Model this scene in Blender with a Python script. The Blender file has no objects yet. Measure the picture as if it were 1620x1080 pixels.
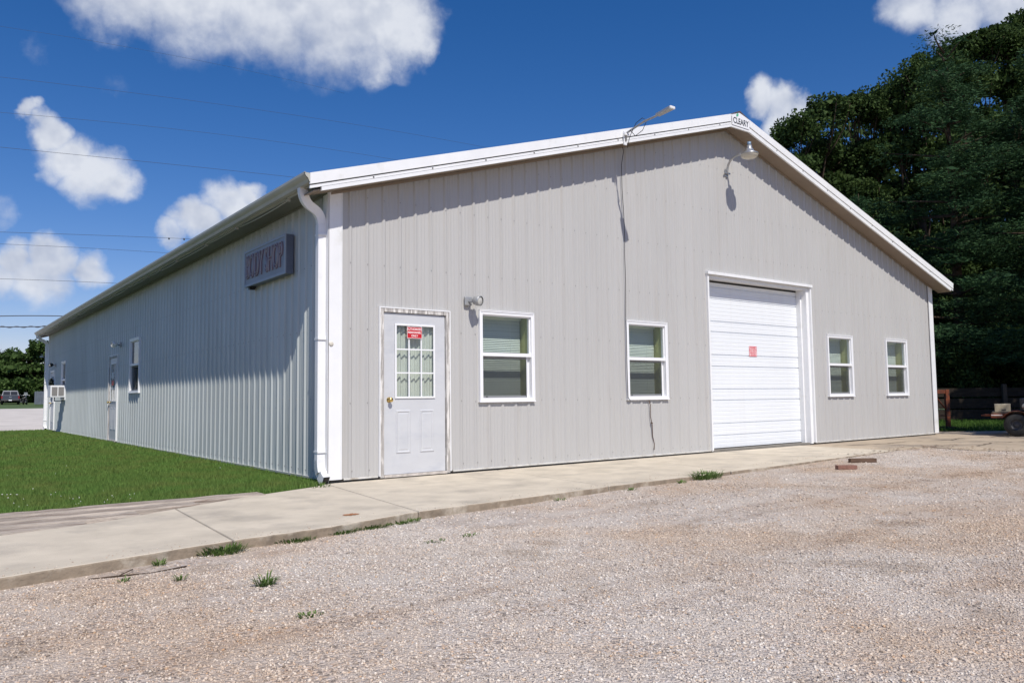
import bpy, bmesh, math, random
import numpy as np
from mathutils import Vector, Matrix
random.seed(7); RNG = np.random.default_rng(7)
R = math.radians
sc = bpy.context.scene
COL = sc.collection

# ------------------------------------------------------------------ camera
cam_d = bpy.data.cameras.new('camera'); cam = bpy.data.objects.new('camera', cam_d); COL.objects.link(cam)
cr = Vector((0.79594525, -0.6052483, -0.01206862)); cu = Vector((-0.03378348, -0.06431497, 0.99735764)); cf = Vector((0.60442521, 0.79343436, 0.07163858))
cam.matrix_world = Matrix(((cr.x, cu.x, -cf.x, -3.9102), (cr.y, cu.y, -cf.y, -8.7125), (cr.z, cu.z, -cf.z, 0.9356), (0, 0, 0, 1)))
cam_d.sensor_width = 36; cam_d.lens = 1241.78/1620*36; cam_d.clip_start = 0.05; cam_d.clip_end = 3000
sc.camera = cam

# ------------------------------------------------------------------ sky and sun
TOSUN = Vector((-0.26, -1.0, 1.27)).normalized()
world = bpy.data.worlds.new('World'); sc.world = world; world.use_nodes = True
CLOUDS = [(0.1528, 0.8839, 0.442, 0.0557, 1), (0.2214, 0.8565, 0.4662, 0.0855, 1), (0.3035, 0.8339, 0.4611, 0.087, 1), (0.3747, 0.8068, 0.4568, 0.0865, 1), (0.4364, 0.785, 0.4398, 0.0553, 1), (0.4152, 0.8154, 0.4034, 0.0333, 0.8), (0.4668, 0.7788, 0.419, 0.0261, 0.8), (0.2597, 0.87, 0.4191, 0.0406, 0.6), (0.0878, 0.948, 0.3059, 0.0116, 0.9), (0.1043, 0.9518, 0.2884, 0.019, 1), (0.1292, 0.9552, 0.2662, 0.0307, 1), (0.1514, 0.9566, 0.2491, 0.0347, 1), (0.1737, 0.9556, 0.2381, 0.0244, 0.9), (0.1184, 0.9614, 0.2483, 0.0181, 0.6), (0.2908, 0.9276, 0.2346, 0.0314, 1), (0.31, 0.9181, 0.2468, 0.0201, 0.9), (0.256, 0.9435, 0.2104, 0.0264, 0.9), (0.2342, 0.9528, 0.193, 0.0177, 0.7), (0.0824, 0.985, 0.1513, 0.0221, 1), (0.1172, 0.9808, 0.1561, 0.0231, 1), (0.1507, 0.9772, 0.1496, 0.0227, 0.9), (0.1033, 0.9853, 0.136, 0.03, 0.9), (0.0719, 0.9888, 0.1304, 0.023, 0.8), (0.7751, 0.5317, 0.3412, 0.0238, 1), (0.7928, 0.5148, 0.3263, 0.0276, 1), (0.805, 0.494, 0.3286, 0.0177, 0.9), (0.7955, 0.5216, 0.3085, 0.025, 0.9), (0.8272, 0.3818, 0.4122, 0.0329, 0.8), (0.8503, 0.3481, 0.3949, 0.0356, 0.8), (0.8659, 0.3062, 0.3955, 0.0379, 0.9), (0.8495, 0.3677, 0.3784, 0.0237, 0.45), (0.088, 0.9272, 0.3641, 0.0216, 0.24), (0.165, 0.9221, 0.3499, 0.0208, 0.17), (0.069, 0.9774, 0.1997, 0.0168, 0.34)]
def build_world():
    nt = world.node_tree; nt.nodes.clear(); N = nt.nodes.new; L = nt.links.new
    sky = N('ShaderNodeTexSky'); sky.sky_type = 'NISHITA'; sky.sun_disc = False
    sky.sun_elevation = math.asin(TOSUN.z); sky.sun_rotation = math.atan2(TOSUN.x, TOSUN.y)
    sky.air_density = 1.0; sky.dust_density = 0.35; sky.ozone_density = 2.5; sky.altitude = 200
    tc = N('ShaderNodeTexCoord')
    def math_(op, a, b=None, c=None):
        m = N('ShaderNodeMath'); m.operation = op
        for i, v in enumerate((a, b, c)):
            if v is None: continue
            if isinstance(v, (int, float)): m.inputs[i].default_value = v
            else: L(v, m.inputs[i])
        return m.outputs[0]
    def noise(scale, det, rough, vec):
        n = N('ShaderNodeTexNoise'); n.inputs['Scale'].default_value = scale; n.inputs['Detail'].default_value = det
        n.inputs['Roughness'].default_value = rough; L(vec, n.inputs['Vector']); return n
    # distort the direction so that the blobs get billowing edges
    n1 = noise(16, 5, .55, tc.outputs['Generated'])
    sub = N('ShaderNodeVectorMath'); sub.operation = 'SUBTRACT'; L(n1.outputs['Color'], sub.inputs[0]); sub.inputs[1].default_value = (.5, .5, .5)
    scl = N('ShaderNodeVectorMath'); scl.operation = 'SCALE'; L(sub.outputs[0], scl.inputs[0]); scl.inputs['Scale'].default_value = 0.058
    add = N('ShaderNodeVectorMath'); add.operation = 'ADD'; L(tc.outputs['Generated'], add.inputs[0]); L(scl.outputs[0], add.inputs[1])
    total = None
    for x, y, z, r, w in CLOUDS:
        d = N('ShaderNodeVectorMath'); d.operation = 'DISTANCE'; L(add.outputs[0], d.inputs[0]); d.inputs[1].default_value = (x, y, z)
        m = N('ShaderNodeMapRange'); m.interpolation_type = 'SMOOTHSTEP'; m.inputs['From Min'].default_value = r*1.45; m.inputs['From Max'].default_value = r*.35
        m.inputs['To Min'].default_value = 0; m.inputs['To Max'].default_value = w; L(d.outputs['Value'], m.inputs['Value'])
        total = m.outputs[0] if total is None else math_('MAXIMUM', total, m.outputs[0])
    n2 = noise(24, 6, .6, tc.outputs['Generated'])
    n3 = noise(7, 4, .55, tc.outputs['Generated'])
    dens = math_('MULTIPLY_ADD', math_('SUBTRACT', n2.outputs['Fac'], .5), .95, total)
    dens = math_('MULTIPLY', dens, math_('MINIMUM', math_('MULTIPLY', total, 5), 1.0))
    mr = N('ShaderNodeMapRange'); mr.interpolation_type = 'SMOOTHSTEP'; mr.inputs['From Min'].default_value = .06; mr.inputs['From Max'].default_value = 1.05
    mr.inputs['To Max'].default_value = .96
    L(dens, mr.inputs['Value'])
    ramp = N('ShaderNodeValToRGB'); ramp.color_ramp.elements[0].position = .28; ramp.color_ramp.elements[0].color = (8.2, 9.2, 11.6, 1)
    ramp.color_ramp.elements[1].position = .62; ramp.color_ramp.elements[1].color = (14.0, 14.6, 15.9, 1)
    ofs = N('ShaderNodeVectorMath'); ofs.operation = 'ADD'; L(tc.outputs['Generated'], ofs.inputs[0]); ofs.inputs[1].default_value = (-.004, -.010, .014)
    n4 = noise(13, 4, .55, tc.outputs['Generated']); n5 = noise(13, 4, .55, ofs.outputs[0])
    rel = math_('SUBTRACT', n4.outputs['Fac'], n5.outputs['Fac'])
    mixn = math_('ADD', math_('MULTIPLY_ADD', rel, 1.1, .54), math_('MULTIPLY', math_('SUBTRACT', n3.outputs['Fac'], .5), .8)); L(mixn, ramp.inputs[0])
    hs = N('ShaderNodeHueSaturation'); hs.inputs['Saturation'].default_value = 1.38; hs.inputs['Value'].default_value = 1.0; L(sky.outputs[0], hs.inputs['Color'])
    tint = N('ShaderNodeMix'); tint.data_type = 'RGBA'; tint.blend_type = 'MULTIPLY'; tint.inputs['Factor'].default_value = 1; L(hs.outputs[0], tint.inputs['A']); tint.inputs['B'].default_value = (1.86, 1.56, 1.88, 1)
    mix = N('ShaderNodeMix'); mix.data_type = 'RGBA'; L(mr.outputs[0], mix.inputs['Factor']); L(tint.outputs['Result'], mix.inputs['A']); L(ramp.outputs[0], mix.inputs['B'])
    bg = N('ShaderNodeBackground'); bg.inputs['Strength'].default_value = 0.054; L(mix.outputs['Result'], bg.inputs['Color'])
    out = N('ShaderNodeOutputWorld'); L(bg.outputs[0], out.inputs[0])
build_world()
sun_d = bpy.data.lights.new('sun', 'SUN'); sun = bpy.data.objects.new('sun', sun_d); COL.objects.link(sun)
sun_d.energy = 4.5; sun_d.angle = R(0.53); sun_d.color = (1.0, .945, .855)
sun.rotation_euler = (-TOSUN).to_track_quat('-Z', 'Y').to_euler()
sc.view_settings.view_transform = 'Standard'; sc.view_settings.look = 'None'; sc.view_settings.exposure = 0.0; sc.view_settings.gamma = 1
sc.render.engine = 'CYCLES'; sc.render.resolution_x = 1024; sc.render.resolution_y = 682
sc.cycles.max_bounces = 8; sc.cycles.transparent_max_bounces = 12

# ------------------------------------------------------------------ materials
MATS = {}
def mat(name, col, rough=.6, metal=0., var=0., vscale=3., bump=0., bscale=40., spec=.5, island=0., coat=0., stretch=None, col2=None, c2scale=2., c2lo=.45, c2hi=.6):
    if name in MATS: return MATS[name]
    m = bpy.data.materials.new(name); m.use_nodes = True; nt = m.node_tree; N = nt.nodes.new; L = nt.links.new
    b = nt.nodes['Principled BSDF']; b.inputs['Roughness'].default_value = rough; b.inputs['Metallic'].default_value = metal
    b.inputs['Specular IOR Level'].default_value = spec; b.inputs['Coat Weight'].default_value = coat
    b.inputs['Base Color'].default_value = (*col, 1)
    tc = N('ShaderNodeTexCoord'); vec = tc.outputs['Object']
    if stretch:
        mp = N('ShaderNodeMapping'); mp.inputs['Scale'].default_value = stretch; L(vec, mp.inputs['Vector']); vec = mp.outputs[0]
    src = None
    def rgb(c):
        n = N('ShaderNodeRGB'); n.outputs[0].default_value = (*c, 1); return n.outputs[0]
    if col2:
        n = N('ShaderNodeTexNoise'); n.inputs['Scale'].default_value = c2scale; n.inputs['Detail'].default_value = 6; n.inputs['Roughness'].default_value = .65; L(vec, n.inputs['Vector'])
        mr = N('ShaderNodeMapRange'); mr.inputs['From Min'].default_value = c2lo; mr.inputs['From Max'].default_value = c2hi; L(n.outputs['Fac'], mr.inputs['Value'])
        mx = N('ShaderNodeMix'); mx.data_type = 'RGBA'; L(mr.outputs[0], mx.inputs['Factor']); mx.inputs['A'].default_value = (*col, 1); mx.inputs['B'].default_value = (*col2, 1)
        src = mx.outputs['Result']
    if var or island:
        h = N('ShaderNodeHueSaturation')
        if src is None: h.inputs['Color'].default_value = (*col, 1)
        else: L(src, h.inputs['Color'])
        val = None
        if var:
            n = N('ShaderNodeTexNoise'); n.inputs['Scale'].default_value = vscale; n.inputs['Detail'].default_value = 6; n.inputs['Roughness'].default_value = .6; L(vec, n.inputs['Vector'])
            mr = N('ShaderNodeMapRange'); mr.inputs['From Min'].default_value = .3; mr.inputs['From Max'].default_value = .7; mr.inputs['To Min'].default_value = 1-var; mr.inputs['To Max'].default_value = 1+var
            L(n.outputs['Fac'], mr.inputs['Value']); val = mr.outputs[0]
        if island:
            g = N('ShaderNodeNewGeometry'); mr = N('ShaderNodeMapRange'); mr.inputs['To Min'].default_value = 1-island; mr.inputs['To Max'].default_value = 1+island
            L(g.outputs['Random Per Island'], mr.inputs['Value'])
            if val is None: val = mr.outputs[0]
            else:
                mm = N('ShaderNodeMath'); mm.operation = 'MULTIPLY'; L(val, mm.inputs[0]); L(mr.outputs[0], mm.inputs[1]); val = mm.outputs[0]
        L(val, h.inputs['Value']); src = h.outputs[0]
    if src is not None: L(src, b.inputs['Base Color'])
    if bump:
        n = N('ShaderNodeTexNoise'); n.inputs['Scale'].default_value = bscale; n.inputs['Detail'].default_value = 5; L(vec, n.inputs['Vector'])
        bp = N('ShaderNodeBump'); bp.inputs['Strength'].default_value = bump; bp.inputs['Distance'].default_value = .01; L(n.outputs['Fac'], bp.inputs['Height']); L(bp.outputs[0], b.inputs['Normal'])
    MATS[name] = m; return m
def leaf_mat(name, col, col2, trans=.25, isl=.35):
    m = bpy.data.materials.new(name); m.use_nodes = True; nt = m.node_tree; N = nt.nodes.new; L = nt.links.new
    b = nt.nodes['Principled BSDF']; out = nt.nodes['Material Output']; b.inputs['Roughness'].default_value = .7; b.inputs['Specular IOR Level'].default_value = .12
    g = N('ShaderNodeNewGeometry'); mx = N('ShaderNodeMix'); mx.data_type = 'RGBA'; mx.inputs['A'].default_value = (*col, 1); mx.inputs['B'].default_value = (*col2, 1)
    L(g.outputs['Random Per Island'], mx.inputs['Factor']); L(mx.outputs['Result'], b.inputs['Base Color'])
    t = N('ShaderNodeBsdfTranslucent'); L(mx.outputs['Result'], t.inputs['Color']); ms = N('ShaderNodeMixShader'); ms.inputs[0].default_value = trans
    L(b.outputs[0], ms.inputs[1]); L(t.outputs[0], ms.inputs[2]); L(ms.outputs[0], out.inputs['Surface']); MATS[name] = m; return m
def glass_mat(name, tint, extra=0.0):
    m = bpy.data.materials.new(name); m.use_nodes = True; nt = m.node_tree; nt.nodes.clear(); N = nt.nodes.new; L = nt.links.new
    tr = N('ShaderNodeBsdfTransparent'); tr.inputs[0].default_value = (*tint, 1)
    gl = N('ShaderNodeBsdfGlossy'); gl.inputs['Roughness'].default_value = .01
    fr = N('ShaderNodeLayerWeight'); pw = N('ShaderNodeMath'); pw.operation = 'POWER'; L(fr.outputs['Facing'], pw.inputs[0]); pw.inputs[1].default_value = 4.5
    mm = N('ShaderNodeMath'); mm.operation = 'MULTIPLY_ADD'; L(pw.outputs[0], mm.inputs[0]); mm.inputs[1].default_value = .9; mm.inputs[2].default_value = .035+extra; mm.use_clamp = True
    ms = N('ShaderNodeMixShader'); L(mm.outputs[0], ms.inputs[0]); L(tr.outputs[0], ms.inputs[1]); L(gl.outputs[0], ms.inputs[2])
    o = N('ShaderNodeOutputMaterial'); L(ms.outputs[0], o.inputs[0]); MATS[name] = m; return m
def screen_mat():
    m = bpy.data.materials.new('insect_screen'); m.use_nodes = True; nt = m.node_tree; nt.nodes.clear(); N = nt.nodes.new; L = nt.links.new
    tr = N('ShaderNodeBsdfTransparent'); df = N('ShaderNodeBsdfDiffuse'); df.inputs[0].default_value = (.05, .055, .06, 1)
    ms = N('ShaderNodeMixShader'); ms.inputs[0].default_value = .52; L(tr.outputs[0], ms.inputs[1]); L(df.outputs[0], ms.inputs[2])
    o = N('ShaderNodeOutputMaterial'); L(ms.outputs[0], o.inputs[0]); return m

M_front = mat('tan_steel', (.455, .452, .443), .42, 0, .035, 1.3, .05, 8, .4, stretch=(1, 1, .25))
M_side = mat('sky_tinted_steel', (.485, .52, .515), .34, 0, .09, 1.0, .08, 6, .5, stretch=(1, 1, .3))  # blue of the skylight put into the long wall's base colour
def add_dirt(m, col, top, amt, streak):
    nt = m.node_tree; N = nt.nodes.new; L = nt.links.new; b = nt.nodes['Principled BSDF']; src = b.inputs['Base Color'].links[0].from_socket
    tc = N('ShaderNodeTexCoord'); sp = N('ShaderNodeSeparateXYZ'); L(tc.outputs['Object'], sp.inputs[0])
    n = N('ShaderNodeTexNoise'); n.inputs['Scale'].default_value = 3.5; n.inputs['Detail'].default_value = 7; n.inputs['Roughness'].default_value = .7; L(tc.outputs['Object'], n.inputs['Vector'])
    a = N('ShaderNodeMath'); a.operation = 'MULTIPLY_ADD'; L(n.outputs['Fac'], a.inputs[0]); a.inputs[1].default_value = -top*2.2; L(sp.outputs['Z'], a.inputs[2])
    r = N('ShaderNodeMapRange'); r.inputs['From Min'].default_value = -top*.9; r.inputs['From Max'].default_value = -top*2.0; r.inputs['To Max'].default_value = amt; L(a.outputs[0], r.inputs['Value'])
    mp = N('ShaderNodeMapping'); mp.inputs['Scale'].default_value = (5, 5, .22); L(tc.outputs['Object'], mp.inputs['Vector'])
    n2 = N('ShaderNodeTexNoise'); n2.inputs['Scale'].default_value = 1.6; n2.inputs['Detail'].default_value = 6; n2.inputs['Roughness'].default_value = .7; L(mp.outputs[0], n2.inputs['Vector'])
    r2 = N('ShaderNodeMapRange'); r2.inputs['From Min'].default_value = .5; r2.inputs['From Max'].default_value = .78; r2.inputs['To Max'].default_value = streak; L(n2.outputs['Fac'], r2.inputs['Value'])
    mx = N('ShaderNodeMath'); mx.operation = 'MAXIMUM'; L(r.outputs[0], mx.inputs[0]); L(r2.outputs[0], mx.inputs[1])
    c = N('ShaderNodeMix'); c.data_type = 'RGBA'; L(mx.outputs[0], c.inputs['Factor']); L(src, c.inputs['A']); c.inputs['B'].default_value = (*col, 1); L(c.outputs['Result'], b.inputs['Base Color'])
add_dirt(M_front, (.30, .25, .19), .12, .5, .22); add_dirt(M_side, (.26, .26, .21), .14, .6, .30)
M_screw = mat('screw_head', (.30, .29, .28), .5, .3)
M_white = mat('white_trim', (.78, .79, .80), .4, 0, .04, 2.5, col2=(.66, .66, .64), c2scale=3, c2lo=.58, c2hi=.75)
M_vinyl = mat('white_vinyl', (.80, .81, .83), .35)
M_gutter = mat('shaded_white_gutter', (.43, .43, .38), .45, 0, .1, 2.)  # white gutter, its colour darkened to stand for the shade on it
M_soffit = mat('shaded_white_soffit', (.27, .215, .165), .6, 0, .08, 2.)  # white soffit; shade under the roof put into a brown colour
M_dark = mat('dark_interior', (.05, .05, .05), .9)
M_inner = mat('interior_wall', (.28, .27, .24), .9)
M_conc_f = mat('foundation_concrete', (.20, .185, .16), .9, 0, .2, 4.)
M_wood_w = mat('weathered_wood', (.42, .40, .38), .85, 0, .3, 6, .6, 60, .2, stretch=(6, 6, .6), col2=(.66, .64, .61), c2scale=3, c2lo=.5, c2hi=.56)
M_door = mat('door_paint', (.55, .563, .585), .4, 0, .05, 1.6, stretch=(1, 1, 2.5), col2=(.47, .49, .53), c2scale=2.2, c2lo=.52, c2hi=.75)
M_ohd = mat('overhead_door_white', (.76, .79, .82), .38, 0, .02, .8); add_dirt(M_ohd, (.42, .38, .32), .10, .45, .10)
M_gap = mat('shadow_gap', (.06, .06, .06), .8)
M_brass = mat('brass', (.70, .50, .18), .25, 1)
M_blind = mat('blind_slats', (.66, .69, .66), .6, 0, .03)
M_jamb = mat('olive_jamb', (.40, .40, .17), .7)
M_curtain = mat('curtain', (.60, .60, .57), .9, 0, .08, 3)
M_metal = mat('galvanised', (.45, .46, .47), .38, .75, .1, 10)
M_greym = mat('grey_painted_metal', (.35, .36, .37), .45, .3)
M_black = mat('black_plastic', (.02, .02, .02), .45)
M_cable = mat('black_cable', (.025, .025, .028), .6)
M_wirefar = mat('overhead_wire', (.05, .055, .07), .6)
M_red = mat('sign_red', (.52, .012, .02), .45)
M_signw = mat('sign_white', (.85, .78, .78), .45)
M_pinkred = mat('sign_faded_red', (.62, .10, .13), .5)
M_rust = mat('rusty_steel', (.20, .055, .025), .8, .2, .4, 10, .4, 60, .3, col2=(.09, .04, .03), c2scale=9)
M_roof = mat('roof_steel', (.62, .63, .63), .4, .1)
M_glass = glass_mat('window_glass', (.92, .95, .935))
M_glassd = glass_mat('dark_glass', (.5, .53, .53), .04)
M_screen = screen_mat()
M_tyre = mat('tyre_rubber', (.018, .018, .018), .8, 0, .2, 20)
M_bark = mat('bark', (.075, .055, .04), .9, 0, .4, 8, .8, 30, .1)

# ------------------------------------------------------------------ mesh helper
class MB:
    def __init__(s): s.v = []; s.f = []; s.m = []; s.sm = []
    def add(s, vs, fs, mi=0, smooth=False):
        o = len(s.v); s.v += [tuple(v) for v in vs]
        for f in fs: s.f.append(tuple(o+i for i in f)); s.m.append(mi); s.sm.append(smooth)
        return s
    def box(s, x0, y0, z0, x1, y1, z1, mi=0, bev=0):
        if bev:
            b = min(bev, abs(x1-x0)*.45, abs(y1-y0)*.45, abs(z1-z0)*.45)
            bm = bmesh.new(); bmesh.ops.create_cube(bm, size=1)
            for v in bm.verts: v.co = Vector(((x0+x1)/2+v.co.x*(x1-x0), (y0+y1)/2+v.co.y*(y1-y0), (z0+z1)/2+v.co.z*(z1-z0)))
            bmesh.ops.bevel(bm, geom=bm.edges[:], offset=b, segments=2, affect='EDGES', profile=.5)
            bm.verts.index_update(); s.add([v.co[:] for v in bm.verts], [[v.index for v in f.verts] for f in bm.faces], mi); bm.free(); return s
        return s.add([(x0, y0, z0), (x1, y0, z0), (x1, y1, z0), (x0, y1, z0), (x0, y0, z1), (x1, y0, z1), (x1, y1, z1), (x0, y1, z1)],
                     [(0, 3, 2, 1), (4, 5, 6, 7), (0, 1, 5, 4), (1, 2, 6, 5), (2, 3, 7, 6), (3, 0, 4, 7)], mi)
    def hexa(s, p, mi=0):   # 8 points bottom ring then top ring
        return s.add(p, [(0, 3, 2, 1), (4, 5, 6, 7), (0, 1, 5, 4), (1, 2, 6, 5), (2, 3, 7, 6), (3, 0, 4, 7)], mi)
    def prism(s, pts, d0, d1, mi=0, axis='y', smooth=False, caps=True):   # polygon extruded along an axis
        n = len(pts)
        def P(p, d): return (p[0], d, p[1]) if axis == 'y' else ((d, p[0], p[1]) if axis == 'x' else (p[0], p[1], d))
        o = len(s.v); s.v += [P(p, d0) for p in pts]+[P(p, d1) for p in pts]
        for i in range(n):
            j = (i+1) % n; s.f.append((o+i, o+j, o+n+j, o+n+i)); s.m.append(mi); s.sm.append(smooth)
        if caps:
            s.f.append(tuple(o+i for i in range(n))[::-1]); s.m.append(mi); s.sm.append(False)
            s.f.append(tuple(o+n+i for i in range(n))); s.m.append(mi); s.sm.append(False)
        return s
    def tube(s, path, r, n=8, mi=0, caps=True, sq=None):
        path = [Vector(p) for p in path]; rs = r if isinstance(r, (list, tuple)) else [r]*len(path)
        up = None; o = len(s.v)
        for i, p in enumerate(path):
            t = (path[min(i+1, len(path)-1)]-path[max(i-1, 0)]).normalized()
            if up is None:
                a = Vector((0, 0, 1)) if abs(t.z) < .9 else Vector((1, 0, 0)); up = (a-t*a.dot(t)).normalized()
            else: up = (up-t*up.dot(t)).normalized()
            sd = t.cross(up)
            for k in range(n):
                a = 2*math.pi*k/n+(math.pi/4 if sq else 0)
                c, q = math.cos(a), math.sin(a)
                if sq: c = max(-.707, min(.707, c*1.25))*1.414*sq[0]; q = max(-.707, min(.707, q*1.25))*1.414*sq[1]
                s.v.append(tuple(p+(up*c+sd*q)*rs[i]))
        for i in range(len(path)-1):
            for k in range(n):
                a = o+i*n+k; b = o+i*n+(k+1) % n; s.f.append((a, b, b+n, a+n)); s.m.append(mi); s.sm.append(not sq)
        if caps:
            s.f.append(tuple(o+k for k in range(n))[::-1]); s.m.append(mi); s.sm.append(False)
            e = o+(len(path)-1)*n; s.f.append(tuple(e+k for k in range(n))); s.m.append(mi); s.sm.append(False)
        return s
    def lathe(s, prof, c, axis=(0, 0, 1), n=16, mi=0):    # prof: (radius, height) along axis from c
        ax = Vector(axis).normalized(); a = Vector((0, 0, 1)) if abs(ax.z) < .9 else Vector((1, 0, 0)); u = (a-ax*a.dot(ax)).normalized(); w = ax.cross(u); c = Vector(c); o = len(s.v)
        for r, h in prof:
            for k in range(n):
                t = 2*math.pi*k/n; s.v.append(tuple(c+ax*h+(u*math.cos(t)+w*math.sin(t))*max(r, 1e-4)))
        for i in range(len(prof)-1):
            for k in range(n):
                a = o+i*n+k; b = o+i*n+(k+1) % n; s.f.append((a, b, b+n, a+n)); s.m.append(mi); s.sm.append(True)
        return s
    def build(s, name, mats, parent=None, loc=(0, 0, 0), rz=0, recalc=True):
        me = bpy.data.meshes.new(name); me.from_pydata(s.v, [], s.f); me.polygons.foreach_set('material_index', s.m); me.polygons.foreach_set('use_smooth', s.sm)
        for m in (mats if isinstance(mats, (list, tuple)) else [mats]): me.materials.append(m)
        me.update()
        if recalc and len(s.f) < 60000:
            bm = bmesh.new(); bm.from_mesh(me); bmesh.ops.recalc_face_normals(bm, faces=bm.faces[:]); bm.to_mesh(me); bm.free()
        o = bpy.data.objects.new(name, me); COL.objects.link(o); o.location = loc; o.rotation_euler = (0, 0, rz)
        if parent: o.parent = parent
        return o
def tag(o, label=None, cat=None, group=None, kind=None):
    if label: o['label'] = label
    if cat: o['category'] = cat
    if group: o['group'] = group
    if kind: o['kind'] = kind
    return o
def empty(name, loc, label, cat, group=None, rz=0):
    o = bpy.data.objects.new(name, None); COL.objects.link(o); o.location = loc; o.rotation_euler = (0, 0, rz); o.empty_display_size = .2
    return tag(o, label, cat, group)
def copy_tree(o, parent=None):
    c = o.copy(); COL.objects.link(c)
    if parent: c.parent = parent
    for ch in [x for x in bpy.data.objects if x.parent == o]: copy_tree(ch, c)
    return c
def fast_mesh(name, verts, faces, mats, parent=None, midx=None):      # numpy arrays, faces all the same size
    me = bpy.data.meshes.new(name); nv = len(verts); nf, k = faces.shape
    me.vertices.add(nv); me.vertices.foreach_set('co', verts.astype(np.float32).ravel())
    me.loops.add(nf*k); me.loops.foreach_set('vertex_index', faces.astype(np.int32).ravel())
    me.polygons.add(nf); me.polygons.foreach_set('loop_start', np.arange(0, nf*k, k, dtype=np.int32)); me.polygons.foreach_set('loop_total', np.full(nf, k, dtype=np.int32))
    for m in (mats if isinstance(mats, (list, tuple)) else [mats]): me.materials.append(m)
    if midx is not None: me.polygons.foreach_set('material_index', midx.astype(np.int32))
    me.update(calc_edges=True)
    o = bpy.data.objects.new(name, me); COL.objects.link(o)
    if parent: o.parent = parent
    return o
def text_mesh(body, size, m, name, parent, loc, rot, extrude=.002, outline=0., xscale=1., font_space=1.):
    cu_ = bpy.data.curves.new(name, 'FONT'); cu_.body = body; cu_.size = size; cu_.align_x = 'CENTER'; cu_.align_y = 'CENTER'; cu_.space_character = font_space; cu_.space_line = .85
    if outline: cu_.fill_mode = 'NONE'; cu_.bevel_depth = outline; cu_.bevel_resolution = 1
    else: cu_.extrude = extrude; cu_.offset = size*.02
    tmp = bpy.data.objects.new('tmp', cu_); COL.objects.link(tmp); bpy.context.view_layer.update()
    dg = bpy.context.evaluated_depsgraph_get(); me = bpy.data.meshes.new_from_object(tmp.evaluated_get(dg)); bpy.data.objects.remove(tmp)
    me.materials.clear(); me.materials.append(m)
    o = bpy.data.objects.new(name, me); COL.objects.link(o); o.location = loc; o.rotation_euler = rot; o.scale = (xscale, 1, 1)
    if parent: o.parent = parent
    return o

# ------------------------------------------------------------------ ground
W, LEN = 15.24, 24.38
def gravel_z(x, y): return -.105+.006*min(max(x, 0), 9)
def far_z(y): return -.17 if y < 24 else (-.17+(y-24)*.0157 if y < 120 else -.17+96*.0157)
def grid(name, xs, ys, zf, m, kind='structure'):
    v = [(x, y, zf(x, y)) for y in ys for x in xs]; n = len(xs)
    f = [(j*n+i, j*n+i+1, (j+1)*n+i+1, (j+1)*n+i) for j in range(len(ys)-1) for i in range(n-1)]
    mb = MB().add(v, f, 0, True); return tag(mb.build(name, m, recalc=False), kind=kind)

def lot_tone(nt, color_socket, P):
    """worn dirt patches and long tyre tracks: real colour differences of the lot surface"""
    N = nt.nodes.new; L = nt.links.new
    def nz(vec, s, d, lo, hi, amt):
        n = N('ShaderNodeTexNoise'); n.inputs['Scale'].default_value = s; n.inputs['Detail'].default_value = d; n.inputs['Roughness'].default_value = .62; L(vec, n.inputs['Vector'])
        r = N('ShaderNodeMapRange'); r.interpolation_type = 'SMOOTHSTEP'; r.inputs['From Min'].default_value = lo; r.inputs['From Max'].default_value = hi; r.inputs['To Max'].default_value = amt; L(n.outputs['Fac'], r.inputs['Value']); return r.outputs[0]
    def mul(fac, a, col):
        x = N('ShaderNodeMix'); x.data_type = 'RGBA'; x.blend_type = 'MULTIPLY'; L(fac, x.inputs['Factor']); L(a, x.inputs['A']); x.inputs['B'].default_value = (*col, 1); return x.outputs['Result']
    mp = N('ShaderNodeMapping'); mp.inputs['Rotation'].default_value = (0, 0, .35); mp.inputs['Scale'].default_value = (.16, 1.5, 1); L(P, mp.inputs['Vector'])
    c = mul(nz(P, .42, 4, .40, .64, .72), color_socket, (.88, .75, .62))
    c = mul(nz(mp.outputs[0], 1.1, 5, .5, .70, .65), c, (.80, .74, .69))
    c = mul(nz(P, 1.9, 6, .54, .70, .7), c, (.70, .66, .62))
    return c
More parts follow.
